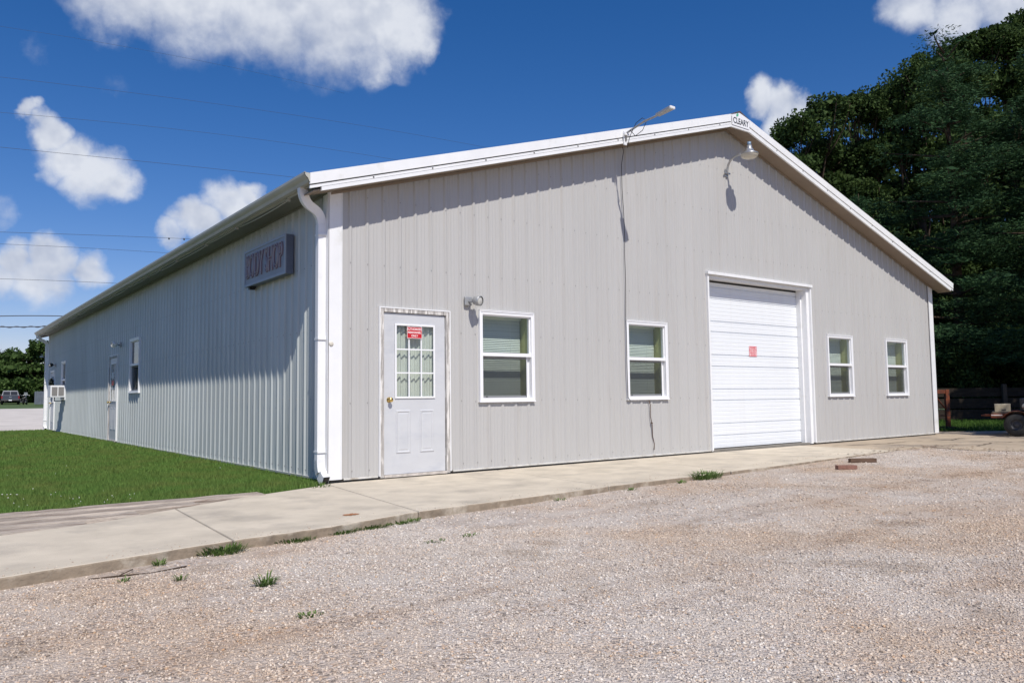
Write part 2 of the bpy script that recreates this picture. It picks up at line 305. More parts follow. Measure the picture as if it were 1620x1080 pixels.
def gravel_material(name, far=False):
    m = bpy.data.materials.new(name); m.use_nodes = True; nt = m.node_tree; N = nt.nodes.new; L = nt.links.new; b = nt.nodes['Principled BSDF']; b.inputs['Roughness'].default_value = .9; b.inputs['Specular IOR Level'].default_value = .15
    tc = N('ShaderNodeTexCoord'); P = tc.outputs['Object']
    def vor(s, feat='F1'):
        v = N('ShaderNodeTexVoronoi'); v.feature = feat; v.inputs['Scale'].default_value = s; L(P, v.inputs['Vector']); return v
    def nz(s, d=5, r=.6):
        v = N('ShaderNodeTexNoise'); v.inputs['Scale'].default_value = s; v.inputs['Detail'].default_value = d; v.inputs['Roughness'].default_value = r; L(P, v.inputs['Vector']); return v
    def mixc(fac, a, bb, typ='MIX'):
        x = N('ShaderNodeMix'); x.data_type = 'RGBA'; x.blend_type = typ
        for k, v in (('Factor', fac), ('A', a), ('B', bb)):
            if hasattr(v, 'links'): L(v, x.inputs[k])
            else: x.inputs[k].default_value = v
        return x.outputs['Result']
    v1 = vor(62); v2 = vor(135); big = nz(.55, 4); mid = nz(3.2, 6)
    sep = N('ShaderNodeSeparateColor'); L(v1.outputs['Color'], sep.inputs[0])
    ramp = N('ShaderNodeValToRGB'); cr_ = ramp.color_ramp; cr_.elements[0].position = 0; cr_.elements[0].color = (.24, .21, .19, 1); cr_.elements[1].position = 1; cr_.elements[1].color = (.72, .68, .655, 1)
    e = cr_.elements.new(.3); e.color = (.48, .42, .375, 1); e = cr_.elements.new(.62); e.color = (.62, .555, .495, 1); e = cr_.elements.new(.80); e.color = (.56, .42, .31, 1)
    L(sep.outputs[0], ramp.inputs[0])
    sep2 = N('ShaderNodeSeparateColor'); L(v2.outputs['Color'], sep2.inputs[0])
    r2 = N('ShaderNodeValToRGB'); r2.color_ramp.elements[0].color = (.46, .40, .35, 1); r2.color_ramp.elements[1].color = (.68, .62, .56, 1); L(sep2.outputs[0], r2.inputs[0])
    mr = N('ShaderNodeMapRange'); mr.inputs['From Min'].default_value = .42; mr.inputs['From Max'].default_value = .6; L(mid.outputs['Fac'], mr.inputs['Value'])
    c = mixc(mr.outputs[0], ramp.outputs[0], r2.outputs[0])
    mr2 = N('ShaderNodeMapRange'); mr2.inputs['From Min'].default_value = .40; mr2.inputs['From Max'].default_value = .66; mr2.inputs['To Max'].default_value = .55; L(big.outputs['Fac'], mr2.inputs['Value'])
    c = lot_tone(nt, c, P)
    L(c, b.inputs['Base Color'])
    h = N('ShaderNodeMath'); h.operation = 'MULTIPLY_ADD'; L(v1.outputs['Distance'], h.inputs[0]); h.inputs[1].default_value = -1.0
    hh = N('ShaderNodeMath'); hh.operation = 'MULTIPLY'; L(v2.outputs['Distance'], hh.inputs[0]); hh.inputs[1].default_value = -.5; L(hh.outputs[0], h.inputs[2])
    bp = N('ShaderNodeBump'); bp.inputs['Strength'].default_value = .9; bp.inputs['Distance'].default_value = .012; L(h.outputs[0], bp.inputs['Height']); L(bp.outputs[0], b.inputs['Normal'])
    return m
M_gravel = gravel_material('limestone_gravel')
M_drive = mat('pale_gravel_drive', (.56, .52, .48), .95, 0, .13, .6, .6, 15, .1)
M_soil = mat('field_soil_grass', (.06, .10, .025), .95, 0, .3, .8)
M_lawnb = mat('lawn_soil', (.06, .09, .03), .95, 0, .3, 3)
M_conc = mat('walk_concrete', (.57, .505, .405), .85, 0, .12, 2.6, .3, 90, .2, col2=(.42, .375, .31), c2scale=1.5, c2lo=.5, c2hi=.72)
M_concb = mat('pad_concrete', (.42, .345, .26), .88, 0, .16, 1.3, .3, 60, .2, col2=(.28, .235, .19), c2scale=.8, c2lo=.5, c2hi=.62)

ys_far = [-60, -20, 0, 20, 24]+list(range(28, 128, 8))+[200, 500, 1500]
grid('ground', [-600, -200, -60, -20, 0, 10, 20, 60, 200, 600], ys_far, lambda x, y: far_z(y)-.02, M_soil)
def gz(x, y):
    z = gravel_z(x, y)
    return z+.010*math.sin(x*1.3+y*.6)*math.sin(y*1.1-.4*x) if y < -3.2 else z
grid('gravel_lot', [i*.4 for i in range(-75, 29)], [-26+i*.4 for i in range(0, 66)], gz, M_gravel)
tag(MB().add([(x, y, far_z(y)) for y in (24.3, 30, 40, 50, 60, 69) for x in (-24+.05*y, 9.0)], [(2*i, 2*i+1, 2*i+3, 2*i+2) for i in range(5)]).build('driveway', M_drive, recalc=False), kind='structure')

# concrete walk, slab by slab
near = [(-7.5, -3.75), (-5, -3.6), (-3.49, -3.39), (-2.81, -3.24), (-2.17, -3.09), (-1.31, -2.98), (-.35, -2.72), (1.1, -2.58), (2.61, -2.43), (3.77, -2.38), (5.3, -2.27), (6.79, -2.13), (8.2, -2.02), (9.45, -1.93)]
farl = [(-7.5, -2.3), (-3.42, -1.72), (-2.91, -1.58), (-2.57, -1.44), (-1.92, -1.04), (-1.1, -.59), (-.34, -.27), (-.02, -.04), (W, -.005)]
def lerp_line(pts, x):
    for (a, b), (c, d) in zip(pts, pts[1:]):
        if a <= x <= c: return b+(d-b)*(x-a)/(c-a)
    return pts[-1][1] if x > pts[-1][0] else pts[0][1]
walk = MB()
cuts = [(-7.5, -7.5), (-4.9, -5.0), (-1.97, -2.09), (-.06, -.39), (2.42, 2.15), (5.15, 4.45), (7.35, 6.95), (9.60, 9.40)]
g = .006
for (a0, a1), (b0, b1) in zip(cuts, cuts[1:]):
    n = 22; top = []; bot = []
    for i in range(n+1):
        t = i/n; xf = a0+g+(b0-a0-2*g)*t; xn = a1+g+(b1-a1-2*g)*t
        top.append((xf, lerp_line(farl, xf))); bot.append((xn, lerp_line(near, xn)+random.uniform(-.012, .012)))
    ring = bot+top[::-1]
    f0 = len(walk.f); walk.prism(ring, -.24, -.034, 0, 'z')
    for q in range(f0, f0+n+1): walk.m[q] = 1
wk = tag(walk.build('walkway', [M_conc, mat('kerb_dirt', (.27, .22, .165), .95, 0, .25, 9, .5, 50, .1, col2=(.42, .37, .30), c2scale=5, c2lo=.5, c2hi=.65)]), kind='structure')
bv = wk.modifiers.new('bevel', 'BEVEL'); bv.width = .012; bv.segments = 2; bv.limit_method = 'ANGLE'
pad_ring = [(9.62, -.006), (9.42, -1.93), (10.25, -1.84), (10.72, -1.92), (10.62, -2.25), (10.42, -2.75), (10.60, -3.45), (10.7, -5), (10.9, -12), (24, -12), (24, -6.2), (19.6, -2.05), (18.0, -.56), (16.45, .78), (15.9, 1.05), (15.28, 1.0), (15.26, -.006)]
pring = []
for (a, b) in zip(pad_ring, pad_ring[1:]+pad_ring[:1]):
    n = max(1, int(math.dist(a, b)/.35)) if b[0] < 11.2 and b[1] < -1 else 1
    for i in range(n):
        t = i/n; j = .05 if n > 1 else 0
        pring.append((a[0]+(b[0]-a[0])*t+random.uniform(-j, j), a[1]+(b[1]-a[1])*t+random.uniform(-j, j)))
tag(MB().prism(pring, -.24, -.038, 0, 'z').build('concrete_pad', M_concb), kind='structure')
# cracks in the pad: thin dark filled seams
crk = MB()
for pts in ([(9.9, -.5), (11.2, -.9), (12.0, -.85), (13.1, -1.25), (13.9, -1.05), (15.2, -1.5), (16.6, -1.35)], [(13.1, -1.25), (13.3, -2.4), (14.2, -3.3)], [(11.5, -2.4), (12.6, -2.2), (13.3, -2.4), (15.6, -2.9)]):
    fine = []
    for (a, b) in zip(pts, pts[1:]):
        for i in range(8): t = i/8; fine.append((a[0]+(b[0]-a[0])*t+random.uniform(-.03, .03), a[1]+(b[1]-a[1])*t+random.uniform(-.03, .03)))
    for (a, b) in zip(fine, fine[1:]):
        w_ = random.uniform(.012, .03); crk.add([(a[0], a[1]-w_, -.034), (b[0], b[1]-w_, -.034), (b[0], b[1]+w_, -.034), (a[0], a[1]+w_, -.034)], [(0, 1, 2, 3)])
tag(crk.build('crack_seam', mat('crack_dirt', (.12, .09, .065), .95), recalc=False), kind='structure')

# rust stain on the walk is part of its surface: thin sheet
def stain(name, cx, cy, rx, ry, z, m, ang=0, n=26):
    pts = []
    for i in range(n):
        a = 2*math.pi*i/n; k = random.uniform(.6, 1.15); x = math.cos(a)*rx*k; y = math.sin(a)*ry*k
        pts.append((cx+x*math.cos(ang)-y*math.sin(ang), cy+x*math.sin(ang)+y*math.cos(ang), z))
    return tag(MB().add(pts, [tuple(range(n))]).build(name, m, recalc=False), kind='structure')
stain('rust_stain', -.93, -2.52, .085, .05, -.030, mat('rust_stain', (.36, .15, .06), .9, 0, .3, 20), .2)

# lawn sheets
def lawn_z(x, y): return -.075+.012*math.sin(x*1.1+.3*y)*math.cos(y*.35) if y < 23.5 else -.17
xs = [-22+i*.73 for i in range(31)]; xs[-1] = -.02
lawn_left = MB(); ysl = [-.28, 0, .4]+[1+i for i in range(23)]+[24.4]
v = []; n = len(xs)
for y in ysl:
    for x in xs: v.append((x, (y if y > .2 else (-.28 if x > -1 else max(-1.3, -.28+(x+1)*.05))) if y != -.28 else lerp_line([(-22, -.3), (-3.4, -.15), (-1, -.52), (-.4, -.22), (0, -.05)], x), lawn_z(x, y)))
v = [(x, y, z) for x, y, z in v]
tag(MB().add(v, [(j*n+i, j*n+i+1, (j+1)*n+i+1, (j+1)*n+i) for j in range(len(ysl)-1) for i in range(n-1)], 0, True).build('lawn', M_lawnb, recalc=False), kind='structure')
tag(MB().add([(15.27, 1.0, -.06), (15.9, 1.03, -.06), (16.45, .76, -.06), (18, -.58, -.06), (19.6, -2.07, -.06), (24, -6.2, -.06), (40, -6, -.06), (40, 26, -.06), (15.27, 26, -.06)], [tuple(range(9))]).build('back_lawn', M_lawnb, recalc=False), kind='structure')

# ------------------------------------------------------------------ the building
B = empty('metal_building', (0, 0, 0), 'long tan steel workshop with white trimmed gable end', 'building')
RIB = .2286
def rib_profile(x0, x1, phase, breaks=()):
    """(x, depth) polyline, depth is negative outwards"""
    pts = []; k = math.floor((x0-phase)/RIB)-1
    while True:
        c = phase+k*RIB
        if c-RIB > x1: break
        pts += [(c-.030, 0), (c-.011, -.019), (c+.011, -.019), (c+.030, 0)]
        for q in (.078, .128): pts += [(c+q-.012, 0), (c+q-.005, -.0035), (c+q+.005, -.0035), (c+q+.012, 0)]
        k += 1
    pts.sort()
    def dep(x):
        for (a, b), (c, d) in zip(pts, pts[1:]):
            if a <= x <= c: return b+(d-b)*(x-a)/max(c-a, 1e-9)
        return 0
    xs = sorted(set([x0, x1]+[round(p[0], 5) for p in pts if x0 < p[0] < x1]+[b for b in breaks if x0 < b < x1]))
    return [(x, dep(x)) for x in xs]
def siding(name, length, ztop, holes, phase, m, loc, rz, screw_rows=(), zbot=.0, off=-.002, label=None, peak=None):
    br = [h[0] for h in holes]+[h[1] for h in holes]+([peak] if peak else [])
    P = rib_profile(0, length, phase, br); mb = MB()
    for (xa, da), (xb, db) in zip(P, P[1:]):
        if xb-xa < 1e-6: continue
        xm = (xa+xb)/2; cutz = sorted([(h[2], h[3]) for h in holes if h[0] < xm < h[1]]); z = zbot; segs = []
        for a, b in cutz:
            if a > z: segs.append((z, a, False))
            z = b
        segs.append((z, None, True))
        for a, b, top in segs:
            mb.add([(xa, da+off, a), (xb, db+off, a), (xb, db+off, ztop(xb) if top else b), (xa, da+off, ztop(xa) if top else b)], [(0, 1, 2, 3)])
    k = 0; c = phase
    while c < length-.1:
        for zr in screw_rows:
            if zr < ztop(c)-.08 and not any(h[0]-.05 < c < h[1]+.05 and h[2]-.04 < zr < h[3]+.04 for h in holes):
                q = c+(.034 if zr < .3 else 0); y = off-(.0205 if zr >= .3 else .002); zr2 = zr+random.uniform(-.006, .006); r_ = .0062
                mb.add([(q+r_*math.cos(t*math.pi/3), y-.004, zr2+r_*math.sin(t*math.pi/3)) for t in range(6)]+[(q+r_*1.3*math.cos(t*math.pi/3), y, zr2+r_*1.3*math.sin(t*math.pi/3)) for t in range(6)],
                       [(0, 1, 2, 3, 4, 5)]+[(t, (t+1) % 6, 6+(t+1) % 6, 6+t) for t in range(6)], 1)
        c += RIB
    o = mb.build(name, [m, M_screw], B, loc, rz, recalc=False)
    if label: o['label'] = label
    return o
def wall_core(name, length, ztop, holes, m, loc, rz, y0=.01, y1=.15, peak=None, x0=0, z0=0):
    xs = sorted(set([x0, length]+[h[0] for h in holes]+[h[1] for h in holes]+([peak] if peak else []))); mb = MB()
    for a, b in zip(xs, xs[1:]):
        xm = (a+b)/2; cutz = sorted([(h[2], h[3]) for h in holes if h[0] < xm < h[1]]); z = z0; segs = []
        for p, q in cutz:
            if p > z: segs.append((z, p, p))
            z = q
        segs.append((z, ztop(a)-.004, ztop(b)-.004))
        for p, qa, qb in segs: mb.hexa([(a, y0, p), (b, y0, p), (b, y1, p), (a, y1, p), (a, y0, qa), (b, y0, qb), (b, y1, qb), (a, y1, qa)])
    return mb.build(name, m, B, loc, rz)
SL = .302
def zt(x): return 5.93-SL*abs(x-W/2)          # top of the roof
def zsof(x): return zt(x)-.205
WIN = [(2.148, 3.098), (4.957, 5.907), (10.66, 11.61), (12.965, 13.915)]; WZ = (.885, 2.13)
FH = [(a+.03, b-.03, WZ[0]+.03, WZ[1]-.03) for a, b in WIN]+[(.66, 1.68, -.1, 2.08), (7.0, 10.10, -.1, 3.04)]
SIDE = LEN   # side wall local x = LEN - Y
def S(y): return LEN-y
SWIN = [(9.76, 10.71, 1.145, 2.36), (20.15, 21.05, 1.05, 2.30)]
SD = (12.02, 13.08); FD = (22.62, 23.62)
SH = [(S(b)+.03, S(a)-.03, c+.03, d-.03) for a, b, c, d in SWIN]+[(S(SD[1]), S(SD[0]), -.1, 2.09), (S(FD[1]), S(FD[0]), -.1, 2.08)]
siding('front_siding', W, zsof, FH, .26, M_front, (0, 0, 0), 0, (.085, .90, 1.80, 2.598, 3.427, 4.18, 4.96), .0, label='tan ribbed steel siding of the gable wall', peak=W/2)
wall_core('front_wall', W, zsof, FH, M_inner, (0, 0, 0), 0, peak=W/2, x0=.0)
sz = lambda x: 3.44
siding('side_siding', LEN, sz, SH, .12, M_side, (0, LEN, 0), -math.pi/2, (.085, .95, 1.80, 2.60, 3.3), .0, label='ribbed steel siding of the long wall with sky blue put into its colour')
wall_core('side_wall', LEN-.15, sz, SH, M_inner, (0, LEN, 0), -math.pi/2, x0=.15)
siding('rear_siding', W, zsof, [], .2, M_front, (W, LEN, 0), math.pi, (), .0, peak=W/2)
wall_core('rear_wall', W, zsof, [], M_inner, (W, LEN, 0), math.pi, peak=W/2)
siding('far_side_siding', LEN, sz, [], .2, M_side, (W, 0, 0), math.pi/2, (), .0)
wall_core('far_side_wall', LEN-.15, sz, [], M_inner, (W, 0, 0), math.pi/2, x0=.15)
MB().box(.03, .03, -.5, W-.03, LEN-.03, -.004).build('foundation', M_conc_f, B)
MB().box(.2, .2, 0.0, W-.2, LEN-.2, .012).box(.2, .2, 2.95, W-.2, LEN-.2, 3.0).build('interior_floor_and_ceiling', M_dark, B)
# roof
OV, RK = .38, .33
rf = MB()
for sgn in (-1, 1):
    xe = W/2+sgn*(W/2+OV); xm = W/2
    rf.hexa([(xe, -RK+.012, zt(xe)-.10), (xm, -RK+.012, zt(xm)-.10), (xm, LEN+RK, zt(xm)-.10), (xe, LEN+RK, zt(xe)-.10), (xe, -RK+.012, zt(xe)-.012), (xm, -RK+.012, zt(xm)-.012), (xm, LEN+RK, zt(xm)-.012), (xe, LEN+RK, zt(xe)-.012)])
    k = 0
    y = -RK+.1
    while y < LEN+RK:      # ribs of the roof sheets
        a, b = xe, xm
        rf.hexa([(a, y-.02, zt(a)-.012), (b, y-.02, zt(b)-.012), (b, y+.02, zt(b)-.012), (a, y+.02, zt(a)-.012), (a, y-.01, zt(a)+.008), (b, y-.01, zt(b)+.008), (b, y+.01, zt(b)+.008), (a, y+.01, zt(a)+.008)])
        y += RIB
rf.build('roof', M_roof, B)
rc = MB(); rc.prism([(W/2-.24, zt(W/2-.24)+.012), (W/2, zt(W/2)+.02), (W/2+.24, zt(W/2+.24)+.012), (W/2+.24, zt(W/2+.24)+.022), (W/2, zt(W/2)+.045), (W/2-.24, zt(W/2-.24)+.022)], -RK-.02, LEN+RK)
rc.build('ridge_cap', mat('ridge_dark', (.10, .075, .07), .6), B)
# rake fascia of the front gable
def rake(mb, xa, xb, o1, o0, y0, y1, mi=0):
    mb.hexa([(xa, y0, zt(xa)+o0), (xb, y0, zt(xb)+o0), (xb, y1, zt(xb)+o0), (xa, y1, zt(xa)+o0), (xa, y0, zt(xa)+o1), (xb, y0, zt(xb)+o1), (xb, y1, zt(xb)+o1), (xa, y1, zt(xa)+o1)], mi)
XL, XR = -OV-.02, W+OV+.02; PL, PR = W/2-.26, W/2+.26
fa = MB()
for a, b in ((XL, PL), (PR, XR)):
    rake(fa, a, b, .012, -.118, -RK-.025, -RK+.01)
    rake(fa, a, b, -.118, -.134, -RK-.008, -RK+.01, 1)
    rake(fa, a, b, -.134, -.166, -RK-.018, -RK+.01)
for a, b in ((-.26, PL), (PR, W+.28)):
    rake(fa, a, b, -.166, -.171, -RK-.010, -RK+.01, 1)
    rake(fa, a, b, -.171, -.215, -RK-.022, -RK+.01)
zl = zt(PL)
fa.prism([(PL, zl-.215), (PR, zl-.215), (PR, zl+.012), (W/2, zt(W/2)+.012), (PL, zl+.012)], -RK-.012, -RK+.01)
fa.box(PL, -RK-.022, zl-.215, PR, -RK-.0121, zl-.178)
x = .4
while x < W-.2:      # trim screws
    if abs(x-W/2) > .4:
        z = zt(x)-.150; fa.box(x-.008, -RK-.024, z-.008, x+.008, -RK-.018, z+.008, 1)
    x += .83
fa.build('rake_fascia', [M_white, M_gap], B)
# far gable fascia
fb = MB()
for a, b in ((XL, W/2), (W/2, XR)): rake(fb, a, b, .012, -.215, LEN+RK, LEN+RK+.02)
fb.build('rear_fascia', M_white, B)
# gable soffit, plank by plank
for y0, y1 in ((-RK+.01, -.022), (LEN+.02, LEN+RK-.001)):
    so = MB(); x = XL+.05
    while x < W+OV-.03:
        x2 = min(x+.098, W+OV-.02)
        if x < W/2 < x2: x2 = W/2
        so.hexa([(x, y0, zsof(x)+.004), (x2-.004, y0, zsof(x2)+.004), (x2-.004, y1, zsof(x2)+.004), (x, y1, zsof(x)+.004), (x, y0, zsof(x)+.016), (x2-.004, y0, zsof(x2)+.016), (x2-.004, y1, zsof(x2)+.016), (x, y1, zsof(x)+.016)])
        x = x2
    rake(so, XL+.05, W/2, -.187, -.189, y0, y1, 1); rake(so, W/2, XR-.05, -.187, -.189, y0, y1, 1)
    if y0 < 0:      # thin channel where soffit meets wall
        for a, b in ((.0, W/2), (W/2, W)): rake(so, a, b, -.205, -.235, -.040, -.0225, 2)
    so.build('gable_soffit', [M_soffit, M_gap, M_soffit], B)
for xa, xb in ((-OV+.06, -.024), (W+.024, W+OV-.06)):
    y = -.02; se = MB()
    while y < LEN:
        se.box(xa, y, 3.424, xb, y+.096, 3.436); y += .1
    se.box(xa, -.02, 3.437, xb, LEN, 3.440, 1)
    if xa < 0: se.box(-OV+.06, -RK+.012, 3.42, -.024, -.022, 3.428)
    q = -.040 if xa < 0 else W+.022
    se.box(q, 0, 3.400, q+.018, LEN, 3.4235)
    se.build('eave_soffit', [mat('eave_soffit_shaded', (.20, .20, .17), .6, 0, .1, 2), M_gap], B)  # eave soffit colour carries the shade under the overhang
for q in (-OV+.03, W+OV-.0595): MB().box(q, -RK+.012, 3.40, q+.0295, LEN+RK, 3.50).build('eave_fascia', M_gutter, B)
def gutter(xb, s, y0, y1):      # K style
    p = [(0, 3.535), (0, 3.415), (-.058, 3.415), (-.072, 3.45), (-.098, 3.475), (-.112, 3.50), (-.112, 3.528), (-.100, 3.528), (-.100, 3.515), (-.108, 3.505), (-.094, 3.481), (-.067, 3.457), (-.054, 3.421), (-.004, 3.421), (-.004, 3.535)]
    mb = MB().prism([(xb+s*q[0], q[1]) for q in p], y0, y1)
    for y in (y0, y1-.003): mb.prism([(xb+s*q[0], q[1]) for q in ((0, 3.52), (0, 3.415), (-.058, 3.415), (-.072, 3.45), (-.098, 3.475), (-.112, 3.50), (-.112, 3.52))], y, y+.003)
    return mb
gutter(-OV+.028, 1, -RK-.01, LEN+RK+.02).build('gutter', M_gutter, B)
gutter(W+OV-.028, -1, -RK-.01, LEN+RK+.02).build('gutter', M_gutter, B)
# loose heat cable and its clips hanging under the gutter
hc = MB(); y = .5; i = 0
while y < LEN-.5:
    ln = random.uniform(.9, 2.2); sag = random.uniform(.004, .03)
    hc.tube([(-.31, y+ln*t, 3.395-sag*4*t*(1-t)+.01*math.sin(y)) for t in (0, .2, .4, .6, .8, 1)], .008, 5)
    hc.box(-.35, y-.015, 3.375, -.30, y+.015, 3.412); y += ln
hc.build('heat_cable', mat('old_cable', (.42, .42, .38), .6), B)
# corner trims
ct = MB()
ct.box(-.030, -.030, .0, .132, -.0225, 3.46-.03); ct.box(.132, -.036, .0, .147, -.0225, 3.46); ct.box(-.036, -.030, .0, -.0225, .12, 3.424)
ct.build('corner_trim', M_white, B)
ct = MB(); ct.box(W-.165, -.030, .0, W+.030, -.0225, 3.43); ct.box(W-.178, -.036, 0, W-.165, -.0225, 3.46); ct.box(W+.0225, -.030, 0, W+.030, .15, 3.42)
ct.build('corner_trim', M_white, B)
ct = MB(); ct.box(-.036, LEN-.12, 0, -.0225, LEN+.03, 3.42); ct.box(-.030, LEN+.0225, 0, .15, LEN+.03, 3.42); ct.build('corner_trim', M_white, B)
for a, b in ((.18, .63), (1.72, 6.96), (10.14, W-.18)): MB().box(a, -.026, -.012, b, -.0005, .008).build('base_trim', mat('base_white', (.60, .59, .56), .5, 0, .15, 4, col2=(.36, .32, .26), c2scale=5, c2lo=.52, c2hi=.68), B)
for a, b in ((.12, SD[0]-.03), (SD[1]+.03, FD[0]-.03), (FD[1]+.03, LEN)): MB().box(-.026, a, -.014, -.0005, b, .010).build('side_base_trim', mat('side_base_grey', (.5, .5, .47), .6), B)
# downspouts
def arc(p0, p1, p2, n=6): return [tuple((1-t)**2*np.array(p0)+2*t*(1-t)*np.array(p1)+t*t*np.array(p2)) for t in [i/n for i in range(n+1)]]
def downspout(ysg, y0):
    mb = MB(); yy = y0
    path = arc((-.355, yy-ysg*.10, 3.42), (-.355, yy-ysg*.10, 3.26), (-.22, yy-ysg*.05, 3.22))+arc((-.20, yy-ysg*.045, 3.21), (-.075, yy, 3.17), (-.075, yy, 3.00))
    mb.tube(path, 1, 12, sq=(.052, .036)); mb.tube([(-.075, yy, 3.03), (-.075, yy, .22)], 1, 12, sq=(.056, .040))
    o = mb.build('downspout', M_white, B)
    e = MB(); pth = arc((-.075, yy, .235), (-.075, yy, .05), (-.062, yy-ysg*.13, -.005), 10)
    for i in range(len(pth)-1):
        e.tube([pth[i], pth[i+1]], [1.06, 1.0], 12, sq=(.058, .043), caps=False)
    t = (Vector(pth[-1])-Vector(pth[-2])).normalized(); e.tube([Vector(pth[-1])-t*.004, Vector(pth[-1])+t*.001], .86, 12, mi=1, sq=(.055, .040))
    el = e.build('elbow', [M_white, M_black], o)
    for z in (2.9, 1.65, .32): MB().box(-.135, yy-.056, z, -.022, yy+.056, z+.022).build('strap', M_white, o)
    return o
downspout(1, .075)['label'] = 'white downspout at the near corner'
downspout(1, LEN+.06)['label'] = 'white downspout at the far corner'
ob = MB().lathe([(.001, .012), (.022, .012), (.03, .004), (.03, 0)], (.008, -.030, 1.60), (0, -1, 0), 14); ob.build('trim_plate', mat('worn_plate', (.6, .57, .5), .6), B)

# windows -------------------------------------------------------------
def window(x0, x1, z0, z1, loc, rz, blind=True, name='window', lower=True, sash_col=M_vinyl):
    w = x1-x0; h = z1-z0; fr = MB(); t = .052
    # outer J trim and frame, local coordinates with the left bottom corner at the origin
    def ring(mb, a, b, c, d, th, y0, y1, mi=0):
        mb.box(a, y0, c, a+th, y1, d, mi); mb.box(b-th, y0, c, b, y1, d, mi); mb.box(a+th, y0, d-th, b-th, y1, d, mi); mb.box(a+th, y0, c, b-th, y1, c+th, mi)
    ring(fr, 0, w, 0, h, .020, -.045, -.0); ring(fr, .020, w-.020, .020, h-.020, .034, -.038, .06)
    fr.box(-.008, -.050, -.004, w+.008, .0, .012); fr.box(0, -.050, h-.004, w, -.02, h+.006)
    o = fr.build(name, M_vinyl, B, loc, rz)
    a, b = .054, w-.054; zm = h*.52
    s1 = MB(); ring(s1, a, b, zm-.022, h-.054, .018, -.010, .022); s1.build('upper_sash', sash_col, o)
    s2 = MB(); s2.box(a, -.030, zm-.024, b, .0, zm+.024); ring(s2, a+.002, b-.002, .054, zm-.024, .030, .024, .05)
    for q in (.12, w-.14): s2.box(a+q-.03, .018, .064, a+q-.01, .024, .078, 1)
    s2.build('lower_sash', [sash_col, M_black], o)
    pn = MB(); pn.box(a+.018, .005, zm-.004, b-.018, .009, h-.072); pn.build('pane', M_glass if blind else M_glassd, o)
    pn = MB(); pn.box(a+.03, .034, .082, b-.03, .038, zm-.05); pn.build('pane', M_glass if blind else M_glassd, o)
    if lower:
        sc_ = MB(); sc_.add([(a+.004, .002, .056), (b-.06 if blind else b-.004, .002, .056), (b-.06 if blind else b-.004, .002, zm-.024), (a+.004, .002, zm-.024)], [(0, 1, 2, 3)]); sc_.box(b-.064, -.001, .055, b-.055, .006, zm-.024, 1)
        sc_.build('insect_screen', [M_screen, M_vinyl], o, recalc=False)
    jb = MB(); ring(jb, .035, w-.035, .035, h-.035, .014, .061, .24); jb.build('jamb', M_jamb if blind else M_inner, o)
    if blind:
        bl = MB(); z = .06
        while z < h-.07:
            tz = random.uniform(-.002, .002)
            bl.add([(.052, .196, z+tz), (w-.075, .196, z+tz), (w-.075, .214, z+.026), (.052, .214, z+.026)], [(0, 1, 2, 3)]); z += .0245
        bl.box(.05, .185, h-.085, w-.06, .222, h-.052)
        for q in (.22, .73): bl.box(w*q-.001, .191, .06, w*q+.001, .193, h-.08)
        bl.build('blind', M_blind, o, recalc=False)
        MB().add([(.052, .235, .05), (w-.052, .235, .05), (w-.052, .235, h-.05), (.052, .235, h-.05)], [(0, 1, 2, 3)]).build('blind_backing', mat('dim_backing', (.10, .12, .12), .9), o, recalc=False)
    return o
for (a, b), nm in zip(WIN, ('window just right of the white entry door', 'window with the black cable running down beside it', 'window just right of the overhead door', 'window nearest the right corner')):
    window(a, b, *WZ, (a, 0, WZ[0]), 0)['label'] = nm
for (a, b, c, d), nm in zip(SWIN, ('unshaded window near the middle of the long wall', 'window above the air conditioner')):
    o = window(a, b, c, d, (0, b, c), -math.pi/2, blind=False); o['label'] = nm
cu_m = mat('maroon_curtain', (.16, .03, .04), .9)
MB().add([(-.0+.14, 9.8+i*.03, z) if i % 2 else (.16, 9.8+i*.03, z) for z in (1.2, 1.75) for i in range(12)], [(i, i+1, i+13, i+12) for i in range(11)], 0, True).build('curtain', cu_m, B, recalc=False)

